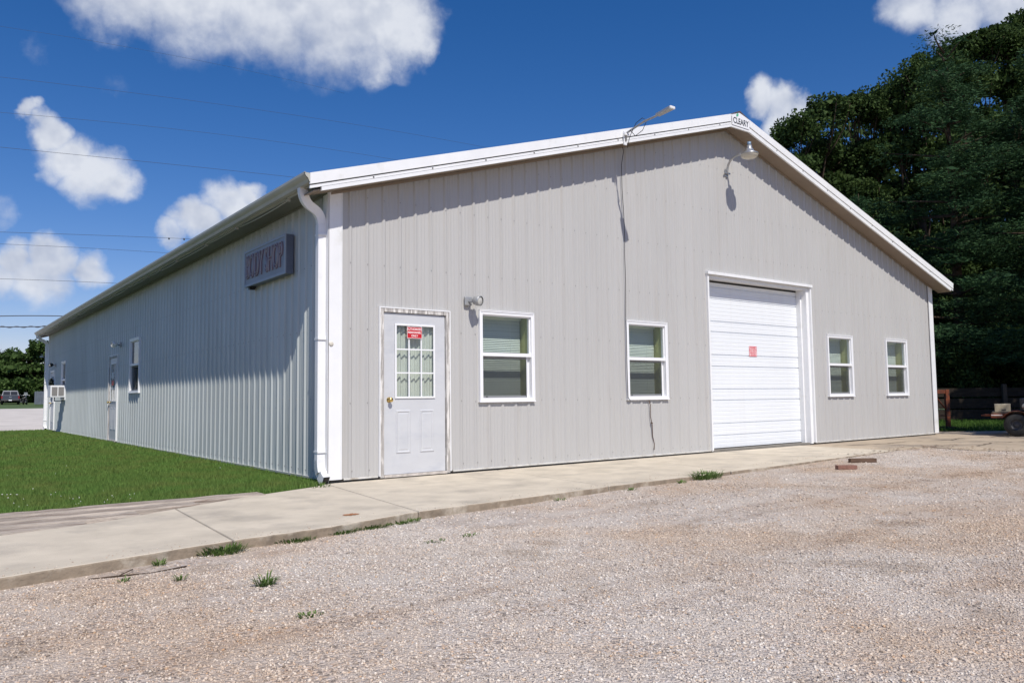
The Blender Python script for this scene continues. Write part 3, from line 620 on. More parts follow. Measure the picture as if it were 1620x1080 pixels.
# entry doors ----------------------------------------------------------
def entry_door(w, h, loc, rz, stickers=False, dim=False, wood=True):
    """local origin: left bottom of the leaf, outward -y"""
    lf = MB(); y0, y1 = -.012, .03
    lx0, lx1, lz0, lz1 = .155, w-.155, .945, 1.885
    # leaf around the light
    lf.box(0, y0, .012, lx0, y1, h); lf.box(lx1, y0, .012, w, y1, h); lf.box(lx0, y0, lz1, lx1, y1, h); lf.box(lx0, y0, .012, lx1, y1, lz0)
    o = lf.build('door', M_door, B, loc, rz)
    pm = MB()
    for cx in (w*.5-.172, w*.5+.172):
        x0, x1, z0, z1 = cx-.105, cx+.105, .265, .80
        for k, (i, yy) in enumerate(((0, -.0005), (.012, .006), (.030, .006), (.045, -.001))): pass
        rr = [(0, -.0121), (.012, -.0045), (.026, -.0045), (.046, -.0165)]
        rings = [[(x0+d, y, z0+d), (x1-d, y, z0+d), (x1-d, y, z1-d), (x0+d, y, z1-d)] for d, y in rr]
        # raised moulding around each panel
        rings = [[(x0+d, y, z0+d), (x1-d, y, z0+d), (x1-d, y, z1-d), (x0+d, y, z1-d)] for d, y in ((0, -.0125), (.008, -.021), (.020, -.021), (.030, -.0135), (.050, -.018))]
        for a, b in zip(rings, rings[1:]): pm.add(a+b, [(i, (i+1) % 4, 4+(i+1) % 4, 4+i) for i in range(4)])
        pm.add(rings[-1], [(0, 1, 2, 3)])
    pm.build('raised_panel', M_door, o)
    gm = MB(); t = .024
    for a, b, c, d in ((lx0, lx0+t, lz0, lz1), (lx1-t, lx1, lz0, lz1), (lx0+t, lx1-t, lz1-t, lz1), (lx0+t, lx1-t, lz0, lz0+t)): gm.box(a, -.026, c, b, -.0125, d, bev=.004)
    iw = (lx1-lx0-2*t); ih = lz1-lz0-2*t
    for i in (1, 2):
        gm.box(lx0+t+iw*i/3-.008, -.020, lz0+t, lx0+t+iw*i/3+.008, -.008, lz1-t); gm.box(lx0+t, -.019, lz0+t+ih*i/3-.008, lx1-t, -.0085, lz0+t+ih*i/3+.008)
    gm.build('glazing_bars', M_vinyl, o)
    MB().box(lx0+.002, -.006, lz0+.002, lx1-.002, -.002, lz1-.002).build('pane', M_glass, o)
    cm = MB(); n = 90; pts = []
    for i in range(n+1):
        x = lx0-.02+(lx1-lx0+.04)*i/n; pts.append((x, .055+.016*math.sin(i*.62)+.010*math.sin(i*.27+1)))
    rows = [(lz0-.02, 1), (lz0+.06, .75), (lz0+.31, 1), (lz0+.37, .7), (lz0+.62, 1), (lz0+.68, .7), (lz1+.02, .9)]
    v = [(x, .05+(y-.05)*k, z) for z, k in rows for x, y in pts]
    cm.add(v, [(r*(n+1)+i, r*(n+1)+i+1, (r+1)*(n+1)+i+1, (r+1)*(n+1)+i) for r in range(len(rows)-1) for i in range(n)], 0, True)
    cm.build('curtain', M_curtain, o, recalc=False)
    kn = MB(); kn.lathe([(.034, 0), (.034, .006), (.012, .012), (.012, .035), (.026, .045), (.030, .058), (.022, .070), (.001, .073)], (.075, -.012, .93), (0, -1, 0), 18); kn.build('knob', M_brass, o)
    for q in (.2, .95, 1.75): MB().box(w-.002, -.006, q, w+.012, .008, q+.1).build('hinge', M_greym, o)
    fm = MB(); fw = .050; ym = -.034
    fm.box(-fw-.006, ym, -.02, -.006, .10, h+.006+fw); fm.box(w+.006+.006, ym, -.02, w+.012+fw, .10, h+.006+fw); fm.box(-.006, ym, h+.008, w+.012, .10, h+.006+fw)
    fm.box(-.012, -.004, 0, -.0055, .1, h+.008, 1); fm.box(w+.004, -.001, 0, w+.0115, .1, h+.008, 1)
    f = fm.build('frame', [M_wood_w if wood else M_white, M_gap], o)
    jm = MB(); j = .014; jm.box(-fw-.006-j, -.040, 0, -fw-.006, -.0, h+.006+fw+j); jm.box(w+.012+fw, -.040, 0, w+.012+fw+j, -.0, h+.006+fw+j); jm.box(-fw-.006, -.040, h+.006+fw, w+.012+fw, -.0, h+.006+fw+j)
    jm.build('frame_trim', M_white, o)
    MB().box(-.005, -.045, -.022, w+.005, .1, .008).build('sill', mat('worn_sill', (.5, .46, .42), .7, 0, .3, 15), o)
    return o
d1 = entry_door(.895, 2.015, (.71, -.004, 0), 0); d1['label'] = 'pale blue-white entry door with curtained nine-pane glass'
d2 = entry_door(.90, 2.01, (-.004, SD[1]-.075, .02), -math.pi/2); d2['label'] = 'weathered door in the middle of the long wall'
d3 = entry_door(.90, 2.0, (-.004, FD[1]-.05, .02), -math.pi/2, wood=False); d3['label'] = 'white framed door at the far end of the long wall'
# overhead door ----------------------------------------------------------
RC = .20
prof = [(0.0, 0.)]; z = 0.
dark_z = [.23, .44, .85, 1.05, 1.455, 1.66, 2.07, 2.26, 2.67, 2.87]
mi_z = []
k = 0; zz = .04
minor = [i*.0685+.03 for i in range(0, 45)]
pts = [(.0, .0)]
for q in sorted([(a, 1) for a in dark_z]+[(a, 0) for a in minor if min(abs(a-b) for b in dark_z) > .03]):
    a, big = q
    if big: pts += [(a-.012, 0), (a-.006, .016), (a+.004, .016), (a+.010, 0)]
    else: pts += [(a-.008, 0), (a, .0035), (a+.008, 0)]
pts.append((3.05, 0))
od = MB(); x0, x1 = 7.04, 10.02
for (za, da), (zb, db) in zip(pts, pts[1:]): od.add([(x0, RC+da, za), (x1, RC+da, za), (x1, RC+db, zb), (x0, RC+db, zb)], [(0, 1, 2, 3)])
od.box(x0, RC+.02, 0, x1, RC+.05, 3.05)
OD = od.build('overhead_door', M_ohd, B, recalc=False)
MB().box(x0, RC-.006, -.024, x1, RC+.03, .004).build('bottom_seal', M_black, OD)
ot = MB()
ot.box(6.965, -.045, -.0, 7.005, .0, 3.045); ot.box(10.10, -.045, -.0, 10.14, .0, 3.045); ot.box(6.955, -.072, 3.045, 10.15, .0, 3.085); ot.box(6.955, -.072, 3.035, 10.15, -.064, 3.0451)
ot.box(7.005, -.0, -.02, 7.04, RC-.001, 3.04); ot.box(10.02, -.0, -.02, 10.10, RC-.001, 3.04); ot.box(7.04, 0, 2.985, 10.02, RC-.001, 3.044)
ot.box(9.985, .11, -.02, 10.0199, RC-.002, 2.985)
ot.build('overhead_door_frame', M_white, B)
# please-do-not-block sign
sg = empty('sign', (8.52, RC-.004, 1.745), 'small faded red and white notice on the white overhead door', 'sign'); sg.scale = (.85, 1, .92)
MB().box(-.135, -.004, -.105, .135, 0, .105).build('plate', mat('notice_face', (.80, .55, .56), .5), sg)
bd = MB()
for a, b, c, d in ((-.132, .132, .095, .102), (-.132, .132, -.102, -.095), (-.132, -.125, -.095, .095), (.125, .132, -.095, .095)): bd.box(a, -.006, c, b, -.0041, d)
bd.build('border', M_pinkred, sg)
text_mesh('PLEASE\nDO NOT\nBLOCK\nDOOR', .058, M_pinkred, 'lettering', sg, (0, -.005, -.002), (math.pi/2, 0, 0), .001, xscale=1.05)
sg = empty('sign', (1.142, -.032, 1.778), 'red sign with white letters on the glass of the front entry door', 'sign')
MB().box(-.108, -.003, -.074, .108, 0, .074).build('plate', M_red, sg)
bd = MB()
for a, b, c, d in ((-.108, .108, .0700, .074), (-.108, .108, -.074, -.0690), (-.108, -.104, -.069, .07), (.104, .108, -.069, .07)): bd.box(a, -.005, c, b, -.0031, d)
bd.build('border', M_signw, sg)
for t_, z in (('AUTHORIZED', .042), ('PERSONNEL', .0), ('ONLY', -.042)): text_mesh(t_, .036, M_signw, 'lettering', sg, (0, -.0035, z), (math.pi/2, 0, 0), .001)
sg = empty('sign', (-.032, 12.55, 1.42), 'tiny red sticker sign on the door of the long wall', 'sign', rz=-math.pi/2)
MB().box(-.12, -.003, -.06, .12, 0, .06).build('plate', M_red, sg)
MB().box(-.13, -.003, .10, .10, 0, .26).build('paper', mat('paper', (.7, .7, .68), .8), sg)

# light box sign on the long wall
sb = empty('lightbox_sign', (0, 2.0, 2.60), 'grey box sign reading BODY SHOP high on the long wall', 'sign')
T = .125
y0, y1, h = -1.00, .42, .46
y0 = -.93; y1 = .66
MB().box(-T, y0, -.02, -.021, y1, .50, bev=.008).build('cabinet', mat('cabinet_dark', (.13, .15, .20), .4, 0, .1, 3), sb)
fc = MB().box(-T-.004, y0+.03, .01, -T-.0005, y1-.03, .47); fc.build('face', mat('sign_face', (.30, .33, .38), .5, 0, .12, 4), sb)
fr_ = MB()
for a, b, c, d in ((y0, y1, .47, .502), (y0, y1, -.022, .01), (y0, y0+.03, .01, .47), (y1-.03, y1, .01, .47)): fr_.box(-T-.014, a, c, -T, b, d)
fr_.build('rim', mat('rim_grey', (.36, .40, .46), .5), sb)
rot = (math.pi/2, 0, -math.pi/2)
text_mesh('BODY SHOP', .47, mat('letter_red', (.27, .17, .20), .6), 'lettering', sb, (-T-.008, (y0+y1)/2, .235), rot, .002, xscale=.545)
text_mesh('BODY SHOP', .47, mat('tube_glass', (.38, .36, .40), .3), 'neon_tubes', sb, (-T-.022, (y0+y1)/2, .235), rot, outline=.006, xscale=.545)
MB().box(-.11, y1-.16, -.06, -.03, y1-.10, -.02).box(-.08, y1-.20, -.045, -.03, y1-.12, -.02).build('bracket', M_black, sb)

# peak sign
pk = empty('sign', (W/2, -RK-.028, zl-.10), 'white nameplate reading CLEARY at the roof peak', 'sign')
MB().prism([(-.245, -.075), (.245, -.075), (.245, .105), (.02, .165), (-.02, .165), (-.245, .105)], -.004, 0).build('plate', M_vinyl, pk)
text_mesh('CLEARY', .150, mat('letter_ink', (.03, .035, .04), .5), 'lettering', pk, (0, -.005, .01), (math.pi/2, 0, 0), .001, xscale=.82)
MB().add([(-.13, -.006, .085), (-.07, -.006, .105), (-.06, -.006, .15), (-.10, -.006, .155), (-.125, -.006, .125)], [(0, 1, 2, 3, 4)]).build('emblem', mat('emblem_green', (.10, .42, .25), .5), pk, recalc=False)

# ------------------------------------------------------------------ lamps
def wall_flood(loc, rz, label, head=M_greym):
    t = empty('wall_lamp', loc, label, 'wall lamp', 'small lamps fixed to the walls', rz=rz)
    MB().box(-.055, -.055, -.06, .055, -.021, .06, bev=.01).build('backplate', M_greym, t)
    MB().tube([(0, -.05, -.01), (.03, -.11, -.01), (.05, -.15, .0)], .013, 8).build('arm', M_greym, t)
    MB().lathe([(.025, -.05), (.055, -.02), (.068, .03), (.07, .075), (.060, .08)], (.05, -.15, .0), (.35, -1, -.12), 20).build('lamp_head', head, t)
    MB().lathe([(.060, .066), (.035, .074), (.001, .078)], (.05, -.15, 0), (.35, -1, -.12), 20).build('lens', mat('lamp_lens', (.55, .55, .52), .15), t)
    return t
wall_flood((1.965, 0, 2.235), 0, 'small round grey flood lamp on the tan wall beside the entry door')
wall_flood((0, 11.75, 2.31), -math.pi/2, 'pale lamp head on a black arm above the middle door of the long wall', M_white)
wall_flood((0, 22.5, 2.26), -math.pi/2, 'dark little lamp near the far end of the long wall', M_black)
# gooseneck yard light
gl_ = empty('gooseneck_lamp', (7.604, 0, 4.93), 'gooseneck yard light with a wide round head near the gable peak', 'yard light')
pth = arc((0, -.045, -.02), (0, -.05, .25), (.0, -.30, .26), 10)+[(0, -.38, .255)]
MB().tube(pth, .020, 10).build('arm', M_metal, gl_)
MB().box(-.05, -.035, -.08, .05, -.021, .06, bev=.008).box(-.075, -.06, -.03, .075, -.0351, -.005).build('bracket', M_metal, gl_)
MB().lathe([(.03, .11), (.045, .105), (.05, .055), (.07, .03), (.09, -.01), (.150, -.04), (.155, -.06), (.148, -.06)], (0, -.53, .262), (0, 0, 1), 26).lathe([(.028, .0), (.028, .10)], (0, -.37, .255), (0, -1, 0), 12).build('lamp_head', M_metal, gl_)
MB().lathe([(.150, -.055), (.138, -.10), (.10, -.122), (.001, -.13)], (0, -.53, .262), (0, 0, 1), 26).build('lens', mat('globe_lens', (.55, .52, .44), .25), gl_)
MB().lathe([(.034, .12), (.034, .165), (.001, .17)], (0, -.53, .262), (0, 0, 1), 12).build('photocell', mat('photocell_blue', (.16, .24, .34), .4), gl_)
# area light on the long angled arm at the roof edge
al = empty('area_lamp', (4.68, -.36, 4.95), 'slim grey area light on an angled arm rising from the roof edge', 'yard light')
MB().tube([(0, -.02, -.10), (0, -.04, .02), (.02, -.12, .05), (-.02, -.45, .09), (.0, -.60, .105), (.0, -.74, .12)], .016, 8).build('arm', M_greym, al)
MB().box(-.03, -.025, -.16, .03, .0, .06, bev=.005).box(-.045, -.06, -.015, .045, -.0251, .02).build('bracket', M_white, al)
hd = MB(); hd.hexa([(-.045, -.68, .10), (.045, -.68, .10), (.055, -.95, .125), (-.055, -.95, .125), (-.04, -.68, .13), (.04, -.68, .13), (.05, -.95, .16), (-.05, -.95, .16)]); hd.build('lamp_head', M_greym, al)
MB().box(-.052, -.98, .122, .052, -.9505, .162, bev=.008).build('end_cap', M_white, al)
MB().tube([(0, -.12, .05), (.03, -.2, -.06), (.02, -.36, -.02), (.01, -.46, .10), (0, -.38, .16), (0, -.25, .12), (0.01, -.1, -.05), (.03, -.03, -.2)], .005, 6).build('loose_wire', M_cable, al)
# cables on the front wall
p = [(4.80, -.20, 4.83), (4.90, -.12, 4.80), (4.93, -.06, 4.70)]+[(4.93+.012*math.sin(z*2.3)+(.03*(4.7-z)/2.5), -.035-.012*abs(math.sin(z*3)), z) for z in np.linspace(4.6, 2.15, 22)]
p += [(4.945, -.05, 1.9), (4.94, -.05, 1.4), (4.95, -.05, .92), (5.0, -.05, .872)]
tag(MB().tube(p, .0055, 6).build('cable', M_cable), 'thin black cable hanging down the tan wall from the roof edge lamp', 'cable')
p = [(5.44, -.03, .872), (5.46, -.035, .80), (5.462, -.03, .62), (5.49, -.04, .48), (5.50, -.034, .30), (5.53, -.04, .18), (5.51, -.05, .085)]
tag(MB().tube(p, .0065, 6).box(5.47, -.05, .50, 5.495, -.03, .52).build('cable', mat('brown_cable', (.10, .06, .045), .7)), 'short loose brown cable dangling below a window of the tan wall', 'cable')

# air conditioner
ac = empty('air_conditioner', (0, 20.2, 1.13), 'white window air conditioner sticking out of the long wall', 'air conditioner')
MB().box(-.44, 0, 0, -.0, .62, .38, bev=.012).build('case', M_vinyl, ac)
for a, b in ((-.40, -.245), (-.215, -.06)):
    lv = MB().box(a, -.006, .05, b, -.0005, .33)
    for i in range(11): lv.box(a, -.012, .055+i*.025, b, -.0061, .065+i*.025, 1)
    lv.build('louvre', [mat('louvre_dark', (.12, .12, .12), .7), mat('louvre_grey', (.45, .43, .42), .5)], ac)
MB().box(-.30, .28, -.12, -.27, .31, 0).box(-.30, .28, -.13, -.02, .31, -.10).build('bracket', M_greym, ac)
# wreath
wr = empty('wreath', (-.06, 22.95, 1.62), 'dark wreath hanging on the far door of the long wall', 'wreath')
wm = MB()
for i in range(60):
    a = random.uniform(0, 2*math.pi); r_ = .14+random.uniform(-.04, .04); c = Vector((random.uniform(-.07, .0), r_*math.cos(a), r_*math.sin(a)))
    d = Vector((random.uniform(-1, 1), random.uniform(-1, 1), random.uniform(-1, 1))).normalized()*.07; e = d.orthogonal().normalized()*.025
    wm.add([c-d, c+e, c+d, c-e], [(0, 1, 2, 3)])
wm.tube([(0, .14*math.cos(t*math.pi/8), .14*math.sin(t*math.pi/8)) for t in range(17)], .03, 6)
wm.build('greenery', mat('wreath_dark', (.02, .028, .02), .9), wr, recalc=False)

# ------------------------------------------------------------------ timbers beside the walk
def timber(p0, p1, w, z1, label, h=.14):
    p0 = Vector((*p0, 0)); p1 = Vector((*p1, 0)); d = p1-p0; L_ = d.length; n = 40; mb = MB(); ang = math.atan2(d.y, d.x)
    rings = []
    for i in range(n+1):
        x = L_*i/n; j = lambda s: random.uniform(-s, s)
        rings.append([(x, -w/2+j(.006), z1-h), (x, -w/2+j(.006), z1-.012+j(.004)), (x, -w/2+.012, z1+j(.004)), (x, -.01+j(.02), z1-.002+j(.004)), (x, w/2-.012, z1+j(.004)), (x, w/2+j(.005), z1-.012), (x, w/2, z1-h)])
    for a, b in zip(rings, rings[1:]): mb.add(a+b, [(i, i+1, 7+i+1, 7+i) for i in range(6)])
    mb.add(rings[0], [tuple(range(7))]); mb.add(rings[-1], [tuple(range(7))])
    return tag(mb.build('timber', M_timber, None, (p0.x, p0.y, 0), ang), label, 'timber', 'weathered timbers edging the lawn')
M_timber = mat('old_timber', (.44, .38, .32), .9, 0, .3, 5, .9, 30, .1, stretch=(.5, 7, 7), col2=(.27, .21, .17), c2scale=3, c2lo=.52, c2hi=.62)
timber((-6.4, -.62), (-.98, -.50), .26, -.022, 'long weathered timber next to the grass edge')
timber((-6.6, -.93), (-1.72, -.80), .26, -.028, 'weathered timber between the grass-side timber and the shortest one')
timber((-6.8, -1.22), (-2.30, -1.12), .26, -.034, 'shortest weathered timber lying against the concrete walk')
timber((-7.0, -1.53), (-2.75, -1.40), .26, -.042, 'cut off timber end at the left edge beside the walk')

# ------------------------------------------------------------------ grass blades
def blades(name, pts, hmin, hmax, wid, m, lean=.5):
    n = len(pts); h = RNG.uniform(hmin, hmax, n); a = RNG.uniform(0, 2*np.pi, n); l = RNG.uniform(.05, lean, n)*h; la = RNG.uniform(0, 2*np.pi, n)
    dx = np.cos(a)*wid/2; dy = np.sin(a)*wid/2; lx = np.cos(la)*l; ly = np.sin(la)*l
    v = np.zeros((n, 5, 3)); x, y, z = pts[:, 0], pts[:, 1], pts[:, 2]
    v[:, 0] = np.c_[x-dx, y-dy, z]; v[:, 1] = np.c_[x+dx, y+dy, z]
    v[:, 2] = np.c_[x+dx*.8+lx*.35, y+dy*.8+ly*.35, z+h*.6]; v[:, 3] = np.c_[x-dx*.8+lx*.35, y-dy*.8+ly*.35, z+h*.6]; v[:, 4] = np.c_[x+lx, y+ly, z+h*(1-.25*l/h)]
    idx = np.arange(n)*5
    f = np.concatenate([np.c_[idx, idx+1, idx+2], np.c_[idx, idx+2, idx+3], np.c_[idx+3, idx+2, idx+4]])
    return fast_mesh(name, v.reshape(-1, 3), f, m)
M_grass = leaf_mat('grass_blade', (.10, .185, .038), (.21, .35, .085), .38)
def patchy(m, scale, c3):
    nt = m.node_tree; N = nt.nodes.new; L = nt.links.new; mx = [n for n in nt.nodes if n.type == 'MIX'][0]
    tc = N('ShaderNodeTexCoord'); nz = N('ShaderNodeTexNoise'); nz.inputs['Scale'].default_value = scale; nz.inputs['Detail'].default_value = 5; L(tc.outputs['Object'], nz.inputs['Vector'])
    mr = N('ShaderNodeMapRange'); mr.inputs['From Min'].default_value = .42; mr.inputs['From Max'].default_value = .66; mr.inputs['To Max'].default_value = .8; L(nz.outputs['Fac'], mr.inputs['Value'])
    m2 = N('ShaderNodeMix'); m2.data_type = 'RGBA'; L(mr.outputs[0], m2.inputs['Factor']); m2.inputs['B'].default_value = (*c3, 1)
    for l in [l for l in nt.links if l.from_node == mx]: tgt = l.to_socket; nt.links.remove(l); L(m2.outputs['Result'], tgt)
    L(mx.outputs['Result'], m2.inputs['A'])
patchy(M_grass, 1.6, (.21, .25, .07))
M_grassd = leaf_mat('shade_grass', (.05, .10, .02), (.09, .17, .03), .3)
def in_view_left(n, ylo, yhi):
    y = RNG.uniform(ylo, yhi, n); xl = -3.9+(y+8.7)*.055-1.5; x = RNG.uniform(0, 1, n)*(-.03-xl)+xl; return x, y
sets = []
for n, a, b, w_, h0, h1 in ((110000, -.5, 3, .0055, .04, .11), (105000, 3, 9, .009, .05, .12), (80000, 9, 24.3, .018, .05, .13)):
    x, y = in_view_left(n, a, b)
    lim = np.interp(x, [-22, -3.4, -1, -.4, 0], [-.42, -.44, -.36, -.24, -.02]); ok = y > lim; x, y = x[ok], y[ok]
    patch = .75+.5*np.sin(x*2.1+np.sin(y*1.3)*1.5)*np.sin(y*.9+1)
    o = blades('lawn_grass', np.c_[x, y, np.full(len(x), -.085)], h0, h1, w_, M_grass); sets.append(o)
for i, o in enumerate(sets): tag(o, ['short green lawn grass beside the timbers and downspout', 'green lawn grass in the middle of the long wall', 'green lawn grass at the far end of the long wall'][i], 'grass', kind='stuff')
n = 9000; y = RNG.uniform(.2, 24.2, n); x = -.028-abs(RNG.normal(0, .05, n)); clump = np.sin(y*3.1)+np.sin(y*7.7+1)+RNG.normal(0, .5, n); k_ = clump > .3
tag(blades('wall_grass', np.c_[x[k_], y[k_], np.full(k_.sum(), -.085)], .05, .13, .008, M_grass), 'longer uncut grass against the foot of the long wall', 'grass', kind='stuff')
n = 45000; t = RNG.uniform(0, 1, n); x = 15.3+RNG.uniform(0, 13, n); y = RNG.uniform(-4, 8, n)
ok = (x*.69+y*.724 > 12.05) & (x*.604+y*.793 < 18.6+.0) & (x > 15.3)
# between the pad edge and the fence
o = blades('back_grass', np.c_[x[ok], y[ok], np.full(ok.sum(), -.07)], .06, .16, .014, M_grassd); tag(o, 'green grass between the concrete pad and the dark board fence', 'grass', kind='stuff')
# clover heads
cl = MB()
for i in range(46):
    x = random.uniform(-3.3, -2.0) if i < 36 else random.uniform(-3, -.2); y = random.uniform(-.2, 1.2) if i < 36 else random.uniform(0, 6); s_ = .0055+.002*random.random(); z = -.02+random.uniform(-.02, .02)
    cl.add([(x-s_, y, z), (x+s_, y, z), (x, y-s_, z), (x, y+s_, z), (x, y, z+s_*1.2), (x, y, z-s_*.8)], [(0, 2, 4), (2, 1, 4), (1, 3, 4), (3, 0, 4), (2, 0, 5), (1, 2, 5), (3, 1, 5), (0, 3, 5)])
tag(cl.build('clover_flowers', mat('clover_white', (.75, .74, .68), .8), recalc=False), 'tiny white clover heads scattered in the near lawn', 'flowers', kind='stuff')

# ------------------------------------------------------------------ loose gravel stones
def stones(n, name, sz0, sz1, area):
    x, y = area(n); base = np.array([[1, 0, 0], [-1, 0, 0], [0, 1, 0], [0, -1, 0], [0, 0, 1], [0, 0, -1]], float)
    n = len(x)
    s = RNG.uniform(sz0, sz1, n)*(.6+.8*RNG.uniform(0, 1, n)**3); v = base[None]*RNG.uniform(.55, 1.15, (n, 6, 1))+RNG.uniform(-.25, .25, (n, 6, 3))
    v[:, :, 2] *= .62; a = RNG.uniform(0, 2*np.pi, n); c, q = np.cos(a), np.sin(a)
    X = v[:, :, 0]*c[:, None]-v[:, :, 1]*q[:, None]; Y = v[:, :, 0]*q[:, None]+v[:, :, 1]*c[:, None]
    v = np.stack([X, Y, v[:, :, 2]], -1)*s[:, None, None]
    z = -.105+.006*np.clip(x, 0, 9)+np.where(y < -3.2, .010*np.sin(x*1.3+y*.6)*np.sin(y*1.1-.4*x), 0)+s*.15
    v += np.stack([x, y, z], -1)[:, None]
    F = np.array([[0, 2, 4], [2, 1, 4], [1, 3, 4], [3, 0, 4], [2, 0, 5], [1, 2, 5], [3, 1, 5], [0, 3, 5]])
    f = (np.arange(n)[:, None, None]*6+F[None]).reshape(-1, 3)
    return fast_mesh(name, v.reshape(-1, 3), f, M_stone)
def stone_mat():
    m = bpy.data.materials.new('crushed_stone'); m.use_nodes = True; nt = m.node_tree; N = nt.nodes.new; L = nt.links.new; b = nt.nodes['Principled BSDF']; b.inputs['Roughness'].default_value = .85; b.inputs['Specular IOR Level'].default_value = .2
    g_ = N('ShaderNodeNewGeometry'); r_ = N('ShaderNodeValToRGB'); e = r_.color_ramp.elements; e[0].position = 0; e[0].color = (.22, .19, .165, 1); e[1].position = 1; e[1].color = (.80, .755, .685, 1)
    for p_, c_ in ((.10, (.46, .395, .335)), (.45, (.63, .555, .48)), (.74, (.71, .635, .555)), (.80, (.58, .41, .27)), (.85, (.71, .645, .575))): q = e.new(p_); q.color = (*c_, 1)
    L(g_.outputs['Random Per Island'], r_.inputs[0])
    tc = N('ShaderNodeTexCoord'); L(lot_tone(nt, r_.outputs[0], tc.outputs['Object']), b.inputs['Base Color']); return m
M_stone = stone_mat()
def near_area(dmin, dmax):
    def f(n):
        d = np.sqrt(RNG.uniform(dmin**2, dmax**2, n)); u = RNG.uniform(-.82, .82, n)
        x = -3.91+d*(.604+.796*u); y = -8.71+d*(.793-.605*u)
        nx = [p_[0] for p_ in near]+[10.3]; ny = [p_[1] for p_ in near]+[-1.85]
        lim = np.interp(x, nx, ny)-.02; ok = (y < lim) & (x < 10.55+RNG.normal(0, .12, n)); return x[ok], y[ok]
    return f
tag(stones(145000, 'loose_gravel', .0042, .0105, near_area(2.0, 6.5)), 'crushed pinkish limestone gravel in the near foreground', 'gravel', kind='stuff')
tag(stones(135000, 'loose_gravel', .0065, .0135, near_area(6.5, 15)), 'crushed pinkish limestone gravel further back near the walk', 'gravel', kind='stuff')

def spill(n):
    x = RNG.uniform(-4.5, 10, n); y = np.interp(x, [p_[0] for p_ in near], [p_[1] for p_ in near])+abs(RNG.normal(0, .10, n))+.01; return x, y
sp_ = stones(900, 'spilled_gravel', .003, .008, spill); sp_.location.z = .072; tag(sp_, 'loose gravel chips kicked up onto the edge of the concrete walk', 'gravel', kind='stuff')
# ------------------------------------------------------------------ weeds
M_weed = leaf_mat('weed_leaf', (.08, .14, .03), (.17, .26, .08), .3)
def weed(x, y, z, r, h, n, label, stems=0):
    v = []; f = []; mb = MB()
    for i in range(n):
        a = random.uniform(0, 2*math.pi); rr = r*random.random()**.6; l = random.uniform(.5, 1)*h; c = Vector((rr*math.cos(a), rr*math.sin(a)*.6, 0)); tip = c+Vector((math.cos(a)*l*random.uniform(.2, .9), math.sin(a)*l*random.uniform(.2, .9), l*random.uniform(.3, .9)))
        w_ = Vector((-math.sin(a), math.cos(a), 0))*random.uniform(.002, .0045)*(1+r*2); mid = c.lerp(tip, .55)+Vector((0, 0, l*.18))
        mb.add([c-w_*.5, c+w_*.5, mid+w_, mid-w_, tip], [(0, 1, 2, 3), (3, 2, 4)])
    return tag(mb.build('weed', M_weed, None, (x, y, z), recalc=False), label, 'weed', 'weeds along the walk and in the gravel')
for a in ((-2.18, -3.13, .16, .09, 380, 'bushy green weed against the kerb by the walk joint'), (-1.62, -3.02, .16, .045, 260, 'low weed right of the bushy one by the walk joint'), (-2.62, -3.27, .045, .06, 40, 'small weed at the kerb left of the bushy weed'),
          (-2.30, -4.28, .05, .10, 90, 'upright weed standing alone in open gravel'), (-1.22, -2.90, .17, .05, 420, 'flat weed patch along the kerb below the rust stain'), (-.90, -2.84, .18, .045, 420, 'flat weed patch just right of the rust stain'), (-.58, -2.79, .16, .04, 240, 'thin end of the weed strip along the kerb'),
          (3.86, -2.40, .24, .13, 420, 'largest grassy weed clump at the kerb left of the overhead door'), (3.3, -2.50, .08, .05, 50, 'small weed beside the largest clump'), (2.4, -2.55, .10, .04, 45, 'tiny weed at the kerb below the second window'), (-2.63, -3.80, .03, .05, 24, 'tiny weed near the twig at the left'), (-2.9, -3.62, .03, .045, 20, 'tiniest weed at the left edge of the gravel'),
          (-2.35, -5.02, .07, .03, 60, 'sprawling weed low in the foreground gravel'), (-.85, -3.75, .10, .03, 36, 'sparse runner weed in mid gravel'), (-.52, -3.70, .09, .03, 30, 'second sparse runner weed in mid gravel'), (1.3, -2.64, .08, .035, 40, 'little weed at the kerb below the first window'), (-.25, -.30, .12, .14, 60, 'grass tuft beside the downspout outlet')):
    weed(a[0], a[1], gravel_z(a[0], a[1])+.0 if a[1] < -1 else -.07, a[2], a[3], a[4], a[5])
tag(MB().tube([(-3.05, -3.42, -.105), (-2.9, -3.46, -.10), (-2.72, -3.47, -.108), (-2.5, -3.44, -.10)], .006, 5).tube([(-2.9, -3.46, -.10), (-2.8, -3.38, -.085)], .003, 4).build('twig', M_bark), 'thin dark twig lying on the gravel at the left', 'twig')
# bricks
M_brick = mat('old_brick', (.23, .12, .09), .9, 0, .3, 20, .6, 60)
b1 = MB().box(-.13, -.05, 0, .13, .05, .055, bev=.006).build('brick', M_brick, None, (6.05, -2.98, gravel_z(6, 0)), math.atan2(-.605, .796)); tag(b1, 'reddish brick on the gravel, nearer to the camera of the two', 'brick')
b2 = MB().box(-.19, -.045, 0, .19, .045, .06, bev=.005).build('wood_block', mat('dark_wood_block', (.13, .085, .06), .9, 0, .3, 9, .5, 40, .2, stretch=(.5, 4, 4)), None, (7.12, -2.62, gravel_z(7, 0)), math.atan2(-.605, .796)); tag(b2, 'dark length of scrap wood on the gravel behind the brick', 'wood scrap')
